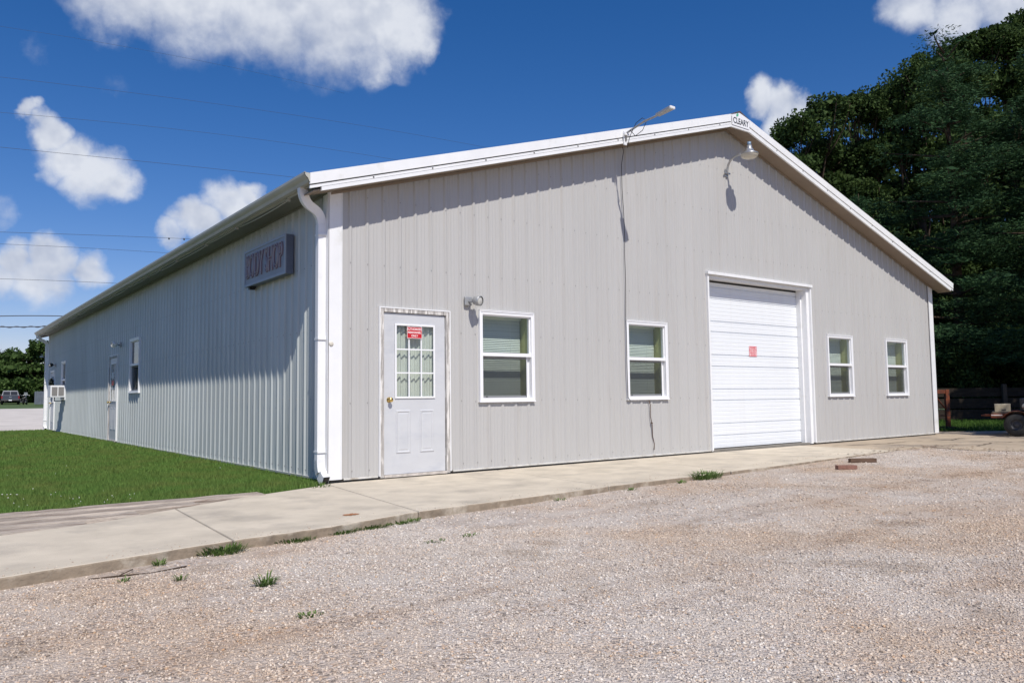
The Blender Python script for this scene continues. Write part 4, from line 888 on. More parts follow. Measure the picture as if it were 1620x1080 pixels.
# dead leaves along the pad edge
dl = MB()
for i in range(170):
    x = random.gauss(10.6, .35) if i < 100 else random.uniform(8, 11.5); y = random.uniform(-4.2, -1.85) if i < 100 else -1.95+random.gauss(0, .12); z = gravel_z(x, y)+.02+random.uniform(0, .012); s_ = random.uniform(.015, .045); a = random.uniform(0, 6.28)
    dl.add([(x+s_*math.cos(a), y+s_*math.sin(a), z), (x-s_*.5*math.sin(a), y+s_*.5*math.cos(a), z+.006), (x-s_*math.cos(a), y-s_*math.sin(a), z+.003), (x+s_*.5*math.sin(a), y-s_*.5*math.cos(a), z)], [(0, 1, 2, 3)])
tag(dl.build('dead_leaves', mat('dead_leaf', (.17, .105, .065), .9, 0, 0, 1, island=.5), recalc=False), 'brown dead leaves and bark bits along the edge of the pad', 'leaf litter', kind='stuff')

# ------------------------------------------------------------------ rusty stand beside the building
ex = Vector((.796, -.605, 0)); ey = Vector((.605, .796, 0))
angE = math.atan2(ex.y, ex.x)
st = empty('steel_stand', (18.26, 1.08, -.06), 'rusty red steel stand with a diagonal brace behind the right corner', 'stand', rz=angE)
MB().box(-.05, -.05, .05, .05, .05, 1.08, bev=.006).build('post', M_rust, st)
MB().box(-1.6, -.045, .97, -.055, .045, 1.07, bev=.006).build('top_beam', M_rust, st)
MB().tube([(-.36, 0, .97), (-.04, 0, .55)], .022, 6).build('brace', M_rust, st)
MB().box(-1.55, -.05, .05, -1.45, .05, .97, bev=.006).build('post', M_rust, st)
MB().tube([(-1.45, 0, .43), (-.05, 0, .38)], .014, 6).build('cross_bar', M_rust, st)
MB().box(-.45, -.30, 0, .30, -.22, .06, bev=.01).box(-.45, .22, 0, .30, .30, .06, bev=.01).box(-.06, -.3, .02, .06, .3, .09, bev=.01).build('foot', mat('dark_rust', (.04, .025, .02), .9, 0, .3, 12), st)

# ------------------------------------------------------------------ trailer
ex = Vector((.345, -.939, 0)); ey = Vector((.939, .345, 0)); angT = math.atan2(ex.y, ex.x); TX, TY = 15.40, -1.50
tr = empty('utility_trailer', (TX, TY, -.038), 'rusty red utility trailer with a wooden deck at the right edge', 'trailer', rz=angT)
fm = MB(); fm.box(-.36, -.03, .40, 2.2, .03, .50, bev=.004); fm.box(-.36, 1.27, .40, 2.2, 1.33, .50, bev=.004)
for x in (-.36, .1, .8, 1.5, 2.14): fm.box(x, .03, .41, x+.05, 1.27, .49)
fm.tube([(-.36, .2, .45), (-.55, .65, .44), (-.36, 1.1, .45)], .02, 6)
fm.build('frame', M_rust, tr)
dk = MB()
for i in range(9): dk.box(-.34, .0+i*.146, .501, 2.2, .138+i*.146, .535)
dk.build('deck', mat('grey_deck', (.17, .13, .09), .9, 0, .3, 6), tr)
MB().box(-.355, -.036, .45, -.14, -.0305, .475).build('reflector_strip', mat('strip_white', (.65, .55, .5), .5), tr)
for y in (-.12, 1.40):
    t_ = MB(); t_.lathe([(.12, -.09), (.21, -.10), (.245, -.07), (.25, 0), (.245, .07), (.21, .10), (.12, .09)], (.12, y, .255), (0, 1, 0), 32); wl = t_.build('wheel', M_tyre, tr)
    MB().lathe([(.001, -.03), (.05, -.04), (.06, -.02), (.11, -.03), (.122, -.085)], (.12, y, .255), (0, 1 if y < 0 else -1, 0), 20).build('rim', mat('dark_rim', (.07, .07, .075), .6, .3, .4, 20), wl)  # dark rim metal with mottled tone
    arcp = [(.12+.30*math.cos(a), .255+.30*math.sin(a)) for a in np.linspace(R(15), R(165), 10)]
    fd = MB()
    for (a, b), (c, d) in zip(arcp, arcp[1:]): fd.hexa([(a, y-.12, b), (c, y-.12, d), (c, y+.12, d), (a, y+.12, b), (a*1., y-.12, b+.006), (c, y-.12, d+.006), (c, y+.12, d+.006), (a, y+.12, b+.006)])
    fd.build('fender', M_rust, tr)
MB().tube([(.12, -.1, .255), (.12, 1.4, .255)], .03, 8).build('axle', M_rust, tr)
bx = empty('plywood_box', (TX+ex.x*-.09+ey.x*.03, TY+ex.y*-.09+ey.y*.03, .4975), 'tan scuffed box standing on the trailer deck', 'box', rz=angT)
MB().box(-.19, -.02, 0, .11, .28, .17, bev=.004).build('case', mat('tan_board', (.36, .32, .22), .8, 0, .2, 9), bx)
MB().box(-.192, -.0225, .14, .112, .282, .175, bev=.002).box(-.06, -.026, .03, .02, -.0205, .05, 1).build('lid', [mat('tan_board2', (.42, .38, .28), .8), M_black], bx)
eng = empty('machine', (TX+ex.x*.5, TY+ex.y*.5, .4975), 'dark piece of machinery loaded on the trailer', 'machine', rz=angT)
MB().box(-.30, .1, 0, .9, .9, .30, bev=.03).box(-.1, .2, .30, .5, .7, .5, bev=.04).build('housing', mat('machine_black', (.03, .03, .035), .5, .2), eng)
MB().lathe([(.001, 0), (.05, 0), (.05, .12), (.07, .16), (.001, .17)], (-.2, .08, .12), (0, -1, 0), 14).tube([(-.25, .02, .05), (-.1, -.02, .10), (.1, 0, .02)], .012, 6).build('fitting', M_metal, eng)
# chain link gate post and rail
ex = Vector((.796, -.605, 0)); ey = Vector((.605, .796, 0))
clf = empty('pipe_frame', (33.98, 5.19, -.05), 'thin grey pipe frame standing behind the dark fence', 'pipe frame', rz=angE)
MB().tube([(0, 0, 0), (0, 0, 2.55)], .035, 8).build('post', M_metal, clf); MB().tube([(-.9, 0, 2.48), (1.6, 0, 2.50)], .02, 8).build('rail', M_metal, clf)

# ------------------------------------------------------------------ dark board fence
M_fence = mat('dark_boards', (.035, .028, .022), .9, 0, .4, 5, .6, 30, .1, stretch=(.5, 3, 3))
fn = empty('board_fence', (24.0, 3.87, -.06), 'low dark horizontal board fence under the trees', 'fence', rz=angE)
fbm = MB()
for i, (z0, z1) in enumerate(((.08, .42), (.46, .78), (.84, 1.14))):
    x = -5
    while x < 8: fbm.box(x, random.uniform(-.006, .006), z0+random.uniform(-.012, .012), x+2.38, .05, z1+random.uniform(-.015, .015)); x += 2.4
fbm.build('boards', M_fence, fn)
x = -5
while x < 8.1:
    MB().box(x-.07, -.12, -.1, x+.07, -.012, 1.24+random.uniform(-.03, .03), bev=.01).build('post', mat('fence_post', (.07, .05, .035), .9, 0, .3, 6), fn); x += 2.4

# ------------------------------------------------------------------ trees
def crown_mesh(name, lobes, nclump, per, leaf, spread, m, parent, shape='round', seed=0):
    g_ = np.random.default_rng(seed); L_ = np.array(lobes); wgt = L_[:, 3]*L_[:, 4]; wgt = wgt/wgt.sum()
    k = g_.choice(len(L_), nclump, p=wgt); d = g_.normal(size=(nclump, 3)); d /= np.linalg.norm(d, axis=1)[:, None]
    rad = g_.uniform(.2, 1.0, nclump)**.6; cc = L_[k, :3]+d*rad[:, None]*np.c_[L_[k, 3], L_[k, 3], L_[k, 4]]
    s = spread*g_.uniform(.6, 1.5, nclump); idx = np.repeat(np.arange(nclump), per)
    dd = g_.normal(size=(len(idx), 3)); dd /= np.linalg.norm(dd, axis=1)[:, None]; off = dd*(g_.uniform(.15, 1, len(idx))**.45)[:, None]*s[idx][:, None]*.78
    if shape == 'pine': off[:, 2] *= .38; off[:, :2] *= 1.35
    else: off[:, 2] *= .7
    core = 26 if shape == 'pine' else min(420, 11000//len(L_))
    kk = g_.choice(len(L_), core*len(L_), p=wgt); dc = g_.normal(size=(len(kk), 3)); dc /= np.linalg.norm(dc, axis=1)[:, None]
    pc = L_[kk, :3]+dc*(g_.uniform(0, 1, len(kk))**.5)[:, None]*.72*np.c_[L_[kk, 3], L_[kk, 3], L_[kk, 4]]
    p_ = np.concatenate([cc[idx]+off, pc]); n = len(p_); n_out = len(idx)
    t = g_.normal(size=(n, 3)); t /= np.linalg.norm(t, axis=1)[:, None]
    if shape == 'pine': t[:, 2] = abs(t[:, 2])*.5; 
    b_ = g_.normal(size=(n, 3)); b_ -= t*(b_*t).sum(1)[:, None]; b_ /= np.linalg.norm(b_, axis=1)[:, None]
    ll = leaf*g_.uniform(.5, 1.4, n); ll[n_out:] *= (2.4 if leaf < .25 else 1.5); ww = ll*(.22 if shape == 'pine' else .62)
    v = np.stack([p_-t*ll[:, None]*.5, p_+b_*ww[:, None]*.5, p_+t*ll[:, None]*.5, p_-b_*ww[:, None]*.5], 1)
    f = (np.arange(n)*4)[:, None]+np.arange(4)[None]
    return fast_mesh(name, v.reshape(-1, 3), f, m, parent)
def limb(mb, p0, p1, r0, r1, bend=.3, n=5):
    p0, p1 = Vector(p0), Vector(p1); L_ = (p1-p0).length; q = Vector((random.uniform(-1, 1), random.uniform(-1, 1), random.uniform(-.2, .6)))*bend*L_*.3
    mb.tube([p0.lerp(p1, i/n)+q*math.sin(math.pi*i/n) for i in range(n+1)], [r0+(r1-r0)*i/n for i in range(n+1)], 7)
def tree(name, base, lobes, tr_r, m, label, group, nclump=260, per=110, leaf=.17, spread=.85, shape='round', seed=0, trunk_top=None):
    t = empty(name, base, label, 'tree', group)
    mb = MB(); top = trunk_top or max(l[2] for l in lobes)
    limb(mb, (0, 0, -.3), (random.uniform(-.4, .4), random.uniform(-.4, .4), top), tr_r, tr_r*.25, .1, 8)
    for l in lobes:
        z0 = max(1.2, l[2]*random.uniform(.45, .7)); limb(mb, (0, 0, z0), (l[0], l[1], l[2]), tr_r*(.45 if len(lobes) < 14 else .2), tr_r*(.1 if len(lobes) < 14 else .05), .3)
        for k in range(5):
            d = Vector((random.gauss(0, 1), random.gauss(0, 1), random.gauss(0, .6))).normalized(); limb(mb, (l[0]*.7, l[1]*.7, z0+(l[2]-z0)*.7), (l[0]+d.x*l[3]*.8, l[1]+d.y*l[3]*.8, l[2]+d.z*l[4]*.8), tr_r*(.18 if len(lobes) < 14 else .08), tr_r*.04, .3, 4)
    mb.build('trunk', M_bark, t)
    crown_mesh('crown', lobes, nclump, per, leaf, spread, m, t, shape, seed)
    return t
M_leafA = leaf_mat('maple_leaf', (.026, .054, .015), (.085, .135, .040), .3)
M_leafB = leaf_mat('oak_leaf', (.022, .046, .013), (.070, .112, .032), .3)
M_pine = leaf_mat('pine_needle', (.018, .048, .020), (.055, .112, .046), .15)
M_leafF = leaf_mat('far_leaf', (.035, .068, .018), (.085, .14, .04), .3)
GR = 'big dark trees behind the right side of the building'
def lobeset(h, w, n, seed, low=.25):
    q = random.Random(seed); out = []
    for i in range(n):
        zf = low+(1-low)*(i+.5)/n; ww = w*(1-.75*max(0, (zf-.5)/.5)**1.6); a = i*2.4+q.random(); r_ = ww*.5*q.uniform(.5, 1)
        out.append((r_*math.cos(a), r_*math.sin(a), h*zf*.93, ww*q.uniform(.42, .60), h*.13*q.uniform(.8, 1.2)))
    return out
TREE_LOBES = [((29.0, 11.58, -0.05), [(-1.81, 0.46, 12.05, 0.82, 0.62), (-1.27, 0.13, 12.78, 0.86, 0.65), (-1.71, -0.91, 12.84, 0.94, 0.7), (0.16, -0.48, 14.02, 0.75, 0.57), (-0.25, -1.68, 13.89, 0.83, 0.62), (-0.46, 2.22, 1.92, 1.29, 0.99), (-2.93, 0.38, 3.69, 1.31, 1.02), (-1.67, 1.71, 5.36, 1.34, 0.89), (-3.18, 0.04, 6.88, 1.39, 1.06), (-1.06, 1.44, 8.57, 1.42, 0.93), (-0.41, 1.92, 10.08, 1.15, 0.87), (0.58, 1.3, 1.75, 1.22, 0.95), (-1.29, 0.16, 3.47, 1.33, 1.07), (-0.04, 0.51, 5.44, 1.5, 1.0), (-1.71, -0.5, 7.27, 1.46, 0.97), (-0.34, 0.88, 8.92, 1.33, 0.89), (-2.03, -0.69, 10.79, 1.14, 1.04), (-0.23, -0.54, 1.49, 1.41, 1.06), (-1.17, -1.44, 3.04, 1.39, 0.9), (1.76, 0.02, 5.15, 1.5, 0.89), (-1.07, -1.37, 6.53, 1.18, 0.92), (0.42, -0.15, 8.28, 1.45, 0.89), (1.97, 0.21, 10.3, 1.28, 0.96), (0.77, -0.27, 12.2, 1.35, 1.08)]), ((32.29, 10.34, -0.05), [(-1.55, -0.25, 14.48, 0.9, 0.68), (-1.22, -0.99, 14.34, 0.97, 0.72), (0.68, -0.63, 15.16, 0.84, 0.63), (0.43, -1.53, 15.22, 0.91, 0.68), (-2.97, -0.21, 1.71, 1.11, 0.98), (-1.12, 1.12, 3.5, 1.29, 1.0), (-1.68, 0.31, 5.34, 1.11, 0.82), (-0.45, 0.81, 6.7, 1.28, 0.98), (-1.98, 0.4, 8.5, 1.25, 0.98), (-2.04, 0.35, 10.62, 1.11, 0.97), (-0.63, 1.2, 11.93, 1.42, 0.87), (-1.28, -0.72, 1.81, 1.14, 0.9), (-0.56, -0.62, 3.35, 1.44, 0.85), (-0.65, -0.54, 5.46, 1.28, 0.87), (-1.46, -0.88, 6.65, 1.42, 1.05), (-1.38, -0.66, 8.9, 1.36, 1.04), (-0.91, -0.3, 10.23, 1.42, 0.88), (-0.75, -0.42, 12.09, 1.26, 1.08)]), ((33.67, 8.66, -0.05), [(-2.04, -1.02, 15.28, 0.8, 0.6), (0.2, -0.62, 16.15, 1.03, 0.77), (-0.31, -1.32, 15.85, 1.05, 0.78), (0.89, 0.99, 1.43, 1.4, 1.05), (-0.37, 0.68, 3.23, 1.24, 0.87), (-2.43, -0.37, 4.98, 1.42, 0.81), (0.59, 1.02, 7.24, 1.46, 1.07), (-0.96, 0.75, 8.85, 1.17, 0.89), (-0.36, 0.68, 10.33, 1.48, 0.98), (-1.65, 0.24, 12.44, 1.29, 1.03), (-1.64, 0.28, 13.93, 1.43, 0.85), (1.47, -0.14, 1.89, 1.43, 0.8), (0.83, -0.38, 3.04, 1.21, 0.88), (0.22, -0.36, 5.13, 1.41, 0.8), (-1.66, -1.01, 6.6, 1.13, 1.09), (1.21, 0.32, 8.65, 1.23, 0.89), (-0.3, -0.74, 10.47, 1.24, 0.86), (-0.67, -0.56, 12.19, 1.39, 0.91), (-1.54, -0.99, 13.8, 1.34, 1.03)]), ((36.26, 7.94, -0.05), [(-0.73, -0.2, 17.25, 0.86, 0.65), (-0.96, -0.97, 17.38, 0.94, 0.7), (-0.34, -1.27, 17.32, 0.86, 0.65), (-0.04, -1.74, 17.79, 0.96, 0.72), (-0.41, 0.86, 1.45, 1.31, 1.01), (-2.72, -0.14, 3.34, 1.45, 1.08), (-1.34, 0.15, 5.38, 1.2, 0.94), (-2.31, -0.22, 7.03, 1.45, 1.04), (-0.35, 0.69, 8.7, 1.14, 0.98), (-3.12, -0.13, 10.62, 1.12, 0.83), (-2.36, -0.28, 11.89, 1.11, 1.05), (-2.3, -0.23, 14.04, 1.43, 1.09), (-0.64, 0.52, 15.28, 1.41, 0.95), (0.63, 0.16, 1.85, 1.47, 0.82), (-0.59, -0.64, 3.66, 1.2, 0.85), (-0.84, -0.78, 5.35, 1.26, 0.91), (-0.43, -0.44, 6.83, 1.13, 0.95), (1.78, 0.42, 8.85, 1.16, 1.01), (1.11, -0.03, 10.41, 1.29, 0.99), (1.34, 0.42, 11.83, 1.4, 1.07), (0.08, -0.3, 14.08, 1.17, 0.88), (-1.05, -0.84, 15.5, 1.19, 1.01)]), ((38.99, 6.5, -0.05), [(-1.89, -0.64, 17.7, 1.04, 0.78), (-1.05, -1.05, 18.54, 0.96, 0.72), (0.17, -1.61, 19.19, 1.01, 0.75), (0.51, -2.83, 19.67, 0.83, 0.62), (-3.45, 0.21, 1.56, 1.17, 0.91), (-2.14, 0.53, 3.11, 1.5, 0.94), (-1.25, 1.07, 5.42, 1.43, 0.97), (-1.56, 0.79, 7.19, 1.26, 1.02), (0.13, 1.61, 8.43, 1.19, 1.02), (-0.67, 0.97, 10.68, 1.2, 0.86), (-2.71, 0.69, 12.31, 1.44, 1.07), (-2.34, 0.39, 13.75, 1.27, 1.02), (-3.43, 0.47, 15.92, 1.22, 0.91), (-0.03, 0.06, 1.26, 1.23, 0.93), (-0.68, 0.14, 3.47, 1.48, 0.92), (-0.5, 0.26, 4.97, 1.37, 0.83), (1.32, 0.39, 6.58, 1.48, 0.91), (0.77, 0.3, 8.49, 1.37, 1.0), (0.61, 0.57, 10.6, 1.48, 1.0), (-0.53, 0.25, 12.15, 1.24, 1.02), (0.29, 0.25, 13.65, 1.36, 0.99), (-1.49, -0.59, 15.77, 1.15, 1.08), (-1.96, -0.41, 17.58, 1.34, 0.97), (1.28, -0.64, 1.5, 1.17, 0.82), (1.73, -0.68, 3.43, 1.4, 0.91), (-0.3, -1.12, 5.45, 1.12, 0.95), (-0.16, -1.31, 6.78, 1.23, 0.92), (1.04, -0.92, 8.53, 1.44, 0.83), (-0.45, -0.99, 10.09, 1.41, 1.02), (-0.74, -1.14, 12.08, 1.4, 1.04), (1.77, -0.56, 13.62, 1.26, 0.86), (0.86, -0.85, 15.41, 1.2, 1.03), (-1.02, -1.61, 17.71, 1.48, 0.91), (2.14, -1.71, 1.76, 1.49, 1.01), (1.24, -2.14, 3.39, 1.34, 1.02), (-0.04, -2.47, 5.28, 1.3, 0.96), (1.53, -1.65, 6.92, 1.11, 0.95), (2.44, -1.53, 8.7, 1.48, 1.07), (0.52, -2.32, 10.5, 1.12, 0.91), (0.53, -1.89, 12.18, 1.47, 0.9), (3.53, -1.36, 13.61, 1.44, 0.98), (3.77, -1.3, 15.84, 1.24, 1.04), (3.88, -1.36, 17.35, 1.4, 0.95)])]
for (b_, l_), m_, sd, lb in zip(TREE_LOBES, (M_leafA, M_leafB, M_leafA, M_leafB, M_leafA), (1, 2, 3, 4, 5), ('dark broad-leaved tree showing just above the right roof slope', 'rounded dark tree second from the roof slope', 'dark tree stepping up in the middle of the tree wall', 'tall dark tree with small pointed tops near the upper right', 'tallest dark tree at the upper right corner')):
    tree('shade_tree', b_, l_, .34, m_, lb, GR, len(l_)*17, 150, .15, .64, seed=sd, trunk_top=max(q[2] for q in l_)*.86)
tree('shade_tree', (41.5, 14.5, -.05), lobeset(17, 12, 10, 6, .1), .4, M_leafB, 'dark tree filling the gaps at the back of the tree wall', GR, 260, 110, .3, 1.5, seed=6)
tree('shade_tree', (44, 8, -.05), lobeset(18, 12, 10, 16, .1), .4, M_leafB, 'rearmost dark tree behind the pines', GR, 260, 110, .3, 1.5, seed=16)
def pine(base, h, w, seed, label, r_=.28, low=.14):
    q = random.Random(seed); lob = []; z = h*low
    while z < h*.97:
        f = (z-h*low)/(h*(1-low)); rr = w*.5*(1-f)**.75+.4
        for k in range(6 if f < .8 else 3):
            a = q.uniform(0, 6.28); d = rr*q.uniform(.12, .85); lob.append((d*math.cos(a), d*math.sin(a), z+q.uniform(-.3, .3), rr*.36, .28))
        z += h*.062
    t = empty('pine_tree', base, label, 'tree', GR); mb = MB(); limb(mb, (0, 0, -.3), (.2, .1, h*.84), r_, .04, .05, 8)
    for l in lob: limb(mb, (0, 0, l[2]*.97-.1), (l[0]*1.15, l[1]*1.15, l[2]+.1), .05, .012, .2, 3)
    mb.build('trunk', M_bark, t); crown_mesh('crown', lob, len(lob)*8, 120, .17, .6, M_pine, t, 'pine', seed); return t
pine((28.2, 4.9, -.05), 15.6, 8.6, 11, 'layered dark pine in front of the tree wall')
pine((29.6, 1.6, -.05), 14.0, 8.0, 12, 'layered pine at the right edge of the picture')
pine((26.2, 7.6, -.05), 9.0, 6.5, 13, 'shorter pine close behind the right corner of the roof', .2, .1)
tree('shade_tree', (18.2, -8.0, -.05), [(-3.0, 1.4, 6.6, 1.3, .8), (-1.2, 1.0, 7.0, 1.8, 1.1), (.8, .5, 7.5, 2.2, 1.4), (-1.7, 2.5, 7.2, 1.4, .9)], .3, M_leafB, 'tree right of the frame whose branches shade the trailer', GR, 90, 90, .2, .8, seed=19)
tree('shade_tree', (26.8, -4.6, -.05), [(0, 0, 9, 4.2, 2.2), (-2, 1.5, 7.8, 3, 1.6), (2, 1, 8, 3, 1.8), (-1, -2, 8.5, 3, 1.6)], .35, M_leafB, 'tree right of the frame whose canopy shades the fence', GR, 240, 110, .2, .9, seed=9)
# undergrowth
GB = 'undergrowth behind the dark board fence'
bushes = [(24.6, 6.6, 2.6, 1.9, 'leafy shrub right beside the corner of the building'), (27.0, 4.4, 2.4, 1.7, 'dark shrub behind the second fence post'), (29.0, 2.4, 2.6, 1.9, 'dark shrub behind the pipe frame'), (31.4, 5.5, 4.2, 2.6, 'tall shrub under the pines'), (30.5, 9.5, 4.5, 2.8, 'tall shrub deep behind the building corner'), (33.5, .8, 4.0, 2.6, 'shrub at the right edge under the pines')]
for i, (x, y, h, w_, lb) in enumerate(bushes):
    t = empty('shrub', (x, y, -.05), lb, 'shrub', GB); mb = MB()
    lob = [(random.uniform(-.5, .5)*w_*.6, random.uniform(-.5, .5)*w_*.6, h*f, w_*.5, h*.25) for f in (.25, .4, .55, .7, .78)]
    for l in lob: limb(mb, (0, 0, -.1), l[:3], .05, .01, .3)
    mb.build('stem', M_bark, t); crown_mesh('leaves', lob, 70, 110, .14, .5, M_leafA, t, 'round', 40+i)

# ------------------------------------------------------------------ far left: trees, pole, truck
GL = 'distant trees beyond the driveway'
for i, (x, y, h, w_) in enumerate(((-9.5, 110, 6.9, 10), (-2.6, 109, 6.2, 9), (3.4, 107, 6.3, 9), (9.6, 106.5, 7.6, 9.5), (15.5, 104, 7.4, 10), (21.5, 101, 7.2, 10), (-16, 111, 7, 10), (6.5, 113, 6.6, 9))):
    tree('far_tree', (x, y, far_z(y)-.1), lobeset(h, w_, 8, 30+i, .08), .3, M_leafF, ['bushy tree left of the distant truck', 'lower bushy tree at the left picture edge', 'bushy tree right behind the distant truck', 'tallest rounded tree behind the utility pole', 'distant tree hidden mostly by the far corner', 'distant tree behind the building', 'distant tree outside the left edge', 'tree between truck and utility pole'][i], GL, 150, 130, .42, 1.1, seed=60+i)
up_ = empty('utility_pole', (9.18, 104.5, far_z(104.5)), 'wooden utility pole with three grey transformers beyond the driveway', 'utility pole', rz=-.09)
MB().tube([(0, 0, 0), (0, 0, 7.5)], [.16, .12], 10).build('pole', mat('pole_wood', (.26, .22, .17), .9, 0, .2, 3), up_)
MB().box(-1.1, -.06, 7.0, .9, .06, 7.12).build('crossarm', M_bark, up_)
for x, y, s_ in ((-.52, -.1, 1), (.14, -.36, 1), (.62, -.1, .9)):
    tb = MB().lathe([(.001, 0), (.24*s_, 0), (.25*s_, .03), (.25*s_, .70), (.22*s_, .76), (.001, .78)], (x, y, 5.55), (0, 0, 1), 16).build('transformer', mat('transformer_grey', (.55, .57, .6), .5), up_)
    MB().lathe([(.05, 0), (.03, .06), (.05, .1), (.03, .16), (.05, .2), (.001, .3)], (x, y, 6.32), (0, 0, 1), 10).build('bushing', M_white, tb)
for x in (-1.0, -.4, .8): MB().lathe([(.05, 0), (.06, .08), (.001, .2)], (x, 0, 7.12), (0, 0, 1), 8).build('insulator', M_dark, up_)

GW = 'overhead wires crossing the sky'
wires = [([(0.33, 29.28), (10.46, 30.11), (22.37, 30.56)], .008, 'topmost faint wire crossing the sky under the big cloud'), ([(0.44, 25.39), (17.24, 26.91), (42.35, 28.27)], .011, 'wire running from the left edge down to the middle of the roof line'),
         ([(0.52, 22.69), (14.09, 24.0), (33.54, 24.98)], .011, 'third wire from the top, crossing the small left cloud'), ([(0.6, 20.05), (11.14, 20.74), (24.27, 21.53)], .014, 'wire ending at the near corner of the roof'), ([(0.78, 13.66), (7.07, 14.16), (14.25, 14.68)], .014, 'wire with two small insulators near the roof edge'),
         ([(0.81, 12.77), (6.21, 13.06), (12.36, 13.29)], .012, 'faint wire just above the lowest cloud'), ([(0.88, 10.17), (4.55, 10.33), (8.6, 10.45)], .014, 'wire crossing the bottom of the lowest cloud'), ([(0.77, 7.39), (3.37, 7.56), (5.26, 7.63)], .035, 'upper of the two thick black cables at the far roof corner'), ([(0.79, 6.6), (2.58, 6.68), (4.22, 6.8)], .06, 'thickest twisted black cable at the far roof corner')]
for pts, r_, lb in wires:
    (x0, z0), (x1, z1), (x2, z2) = pts; co = np.polyfit([x0, x1, x2], [z0, z1, z2], 2)
    xa, xb = x0-6, x2+6
    mb = MB().tube([(x, 60, float(np.polyval(co, x))) for x in np.linspace(xa, xb, 26)], r_, 5)
    if r_ == .06: mb = MB().tube([(x, 60, float(np.polyval(co, x))) for x in np.linspace(xa, xb, 26)], r_*.55, 5).tube([(x, 60+.04*math.cos(x*7), float(np.polyval(co, x))+.05*math.sin(x*7)) for x in np.linspace(xa, xb, 160)], r_*.5, 5)
    if 'insulators' in lb:
        for x in (12.6, 13.8): mb.lathe([(.001, -.14), (.07, -.1), (.07, .0), (.02, .04)], (x, 60, float(np.polyval(co, x))), (0, 0, 1), 8)
    tag(mb.build('wire', M_wirefar), lb, 'wire', GW)

# pickup truck seen from behind
M_truck = mat('silver_paint', (.06, .07, .095), .4, .2)
M_tglass = mat('truck_glass', (.015, .018, .022), .08)
tk = empty('pickup_truck', (4.34, 90.9, far_z(90.9)-.02), 'grey pickup truck parked tail first beyond the driveway', 'pickup truck', rz=-.08); tk.scale = (.9, .9, .9)
bd = MB(); bd.box(-.95, 0, .50, .95, 5.3, 1.05, bev=.06); bd.box(-.95, 0, 1.0, -.86, 1.75, 1.14, bev=.02); bd.box(.86, 0, 1.0, .95, 1.75, 1.14, bev=.02); bd.box(-.86, .0, .95, .86, .08, 1.13, bev=.02); bd.box(-.93, 3.9, 1.0, .93, 5.25, 1.12, bev=.04)
bd.hexa([(-.93, 1.8, 1.0), (.93, 1.8, 1.0), (.93, 4.1, 1.0), (-.93, 4.1, 1.0), (-.72, 2.05, 1.70), (.72, 2.05, 1.70), (.70, 3.3, 1.70), (-.70, 3.3, 1.70)])
bd.build('body', M_truck, tk)
for a, b in ((-.70, -.03), (.03, .70)): MB().add([(a*1.08, 1.83, 1.14), (b*1.08, 1.83, 1.14), (b, 2.015, 1.60), (a, 2.015, 1.60)], [(0, 1, 2, 3)]).build('rear_window', M_tglass, tk, recalc=False)
MB().box(-.90, -.16, .42, .90, .0, .60, bev=.03).build('bumper', M_black, tk)
for x in (-.93, .79): MB().box(x, -.012, .72, x+.14, .0, 1.02).build('tail_light', mat('tail_red', (.25, .01, .01), .3), tk)
MB().box(-.16, -.17, .47, .16, -.161, .60).build('number_plate', mat('plate_white', (.75, .77, .8), .5), tk)
for x in (-1.08, .95): MB().box(x, 3.2, 1.1, x+.13, 3.35, 1.28, bev=.02).build('mirror', M_black, tk)
for x in (-.84, .84):
    for y in (1.0, 4.3):
        wl = MB().lathe([(.001, -.10), (.22, -.12), (.36, -.12), (.39, -.06), (.39, .06), (.36, .12), (.22, .12), (.001, .10)], (x, y, .39), (1, 0, 0), 20).build('wheel', M_tyre, tk)
        MB().lathe([(.001, 0), (.2, .0), (.21, .02)], (x+(.11 if x > 0 else -.11), y, .39), (1 if x > 0 else -1, 0, 0), 16).build('rim', M_metal, wl)
MB().box(-.12, -.012, .86, .12, -.0, .93).build('tailgate_emblem', M_metal, tk)
mc = empty('motorcycle', (5.45, 89.9, far_z(90)-.02), 'black motorcycle parked beside the grey pickup truck', 'motorcycle', rz=-.3)
for y in (0, 1.4): MB().lathe([(.20, -.05), (.28, -.06), (.31, 0), (.28, .06), (.20, .05)], (0, y, .31), (1, 0, 0), 20).build('wheel', M_tyre, mc)
MB().box(-.16, .35, .30, .16, .85, .62, bev=.05).build('engine', M_metal, mc); MB().box(-.15, .55, .62, .15, 1.05, .86, bev=.08).build('tank', M_black, mc)
MB().box(-.16, -.05, .60, .16, .55, .74, bev=.05).build('seat', M_black, mc)
for x in (-.34, .18): MB().box(x, -.12, .32, x+.16, .42, .62, bev=.04).build('saddlebag', M_black, mc)
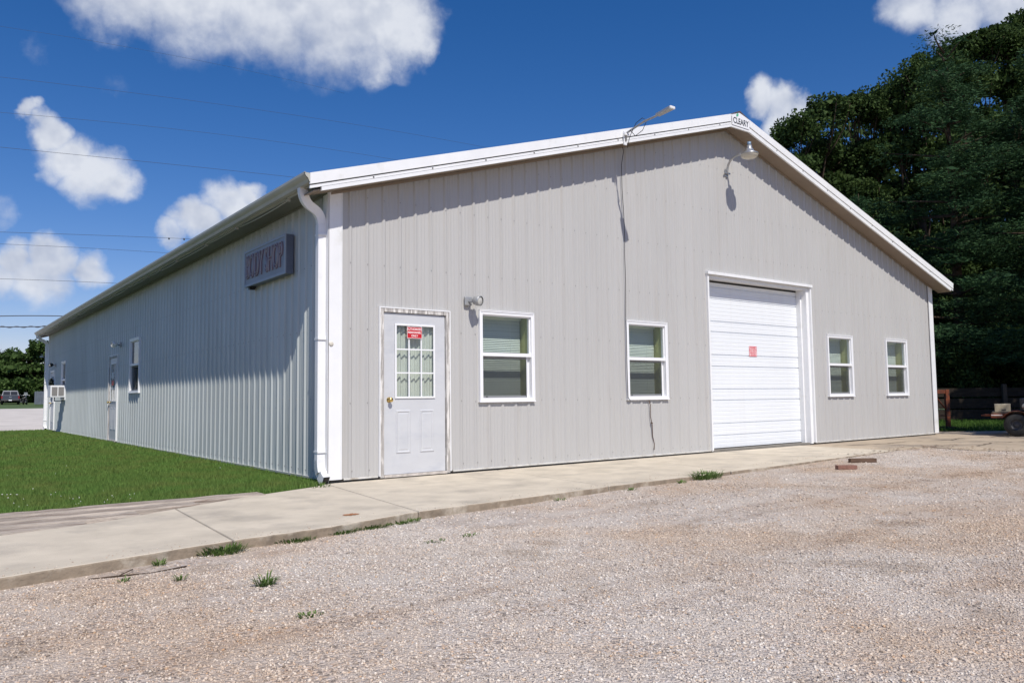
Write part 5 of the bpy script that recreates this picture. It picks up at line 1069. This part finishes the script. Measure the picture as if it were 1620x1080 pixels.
MB().tube([(-.42, .85, .98), (-.15, 1.0, 1.02), (.15, 1.0, 1.02), (.42, .85, .98)], .02, 6).tube([(0, 1.05, 1.0), (0, 1.4, .31)], .03, 6).build('handlebar', M_metal, mc)
MB().add([(-.2, 1.05, 1.0), (.2, 1.05, 1.0), (.16, .95, 1.32), (-.16, .95, 1.32)], [(0, 1, 2, 3)]).build('windscreen', mat('screen_grey', (.3, .33, .35), .2), mc, recalc=False)
MB().tube([(-.2, -.1, .3), (-.2, .6, .28)], .04, 8).tube([(.2, -.1, .3), (.2, .6, .28)], .04, 8).build('exhaust', M_metal, mc)
pf = empty('panel_fence', (6.15, 87.0, far_z(87)), 'short grey upright panel fence below the utility pole', 'fence', rz=-.62)
pm = MB()
for i in range(14): pm.box(i*.19, 0, .05, i*.19+.17, .03, 1.38+.03*(i % 2), bev=.006)
pm.build('panels', mat('grey_blue_panel', (.12, .14, .17), .7, 0, .15, 3), pf); MB().box(0, .0305, .3, 2.66, .08, .4).box(0, .0305, 1.1, 2.66, .08, 1.2).build('rail', M_bark, pf)
tag(MB().box(-.12, -.12, 0, .12, .12, .62, bev=.02).box(-.14, -.14, .62, .14, .14, .66, bev=.01).build('stub_post', mat('brown_post', (.28, .19, .16), .9, 0, .2, 6), None, (4.25, 60.8, far_z(60.8))), 'short brown post at the edge of the driveway', 'post')
# mulch bed at the left edge of the drive
mb = MB(); rr = 10
for i in range(rr+1):
    for j in range(20):
        t = i/rr; a = 2*math.pi*j/20; k = 1+.15*math.sin(3*a)+random.uniform(-.05, .05); mb.v.append((2.3*t*k*math.cos(a), 7*t*k*math.sin(a), .55*(1-t*t)+random.uniform(-.03, .03) if i < rr else -.05))
for i in range(rr):
    for j in range(20): mb.f.append((i*20+j, i*20+(j+1) % 20, (i+1)*20+(j+1) % 20, (i+1)*20+j)); mb.m.append(0); mb.sm.append(True)
tag(mb.build('mulch_mound', mat('mulch', (.10, .065, .04), .95, 0, .5, 3, .8, 12), None, (-2.5, 42, far_z(42)), recalc=False), kind='structure')
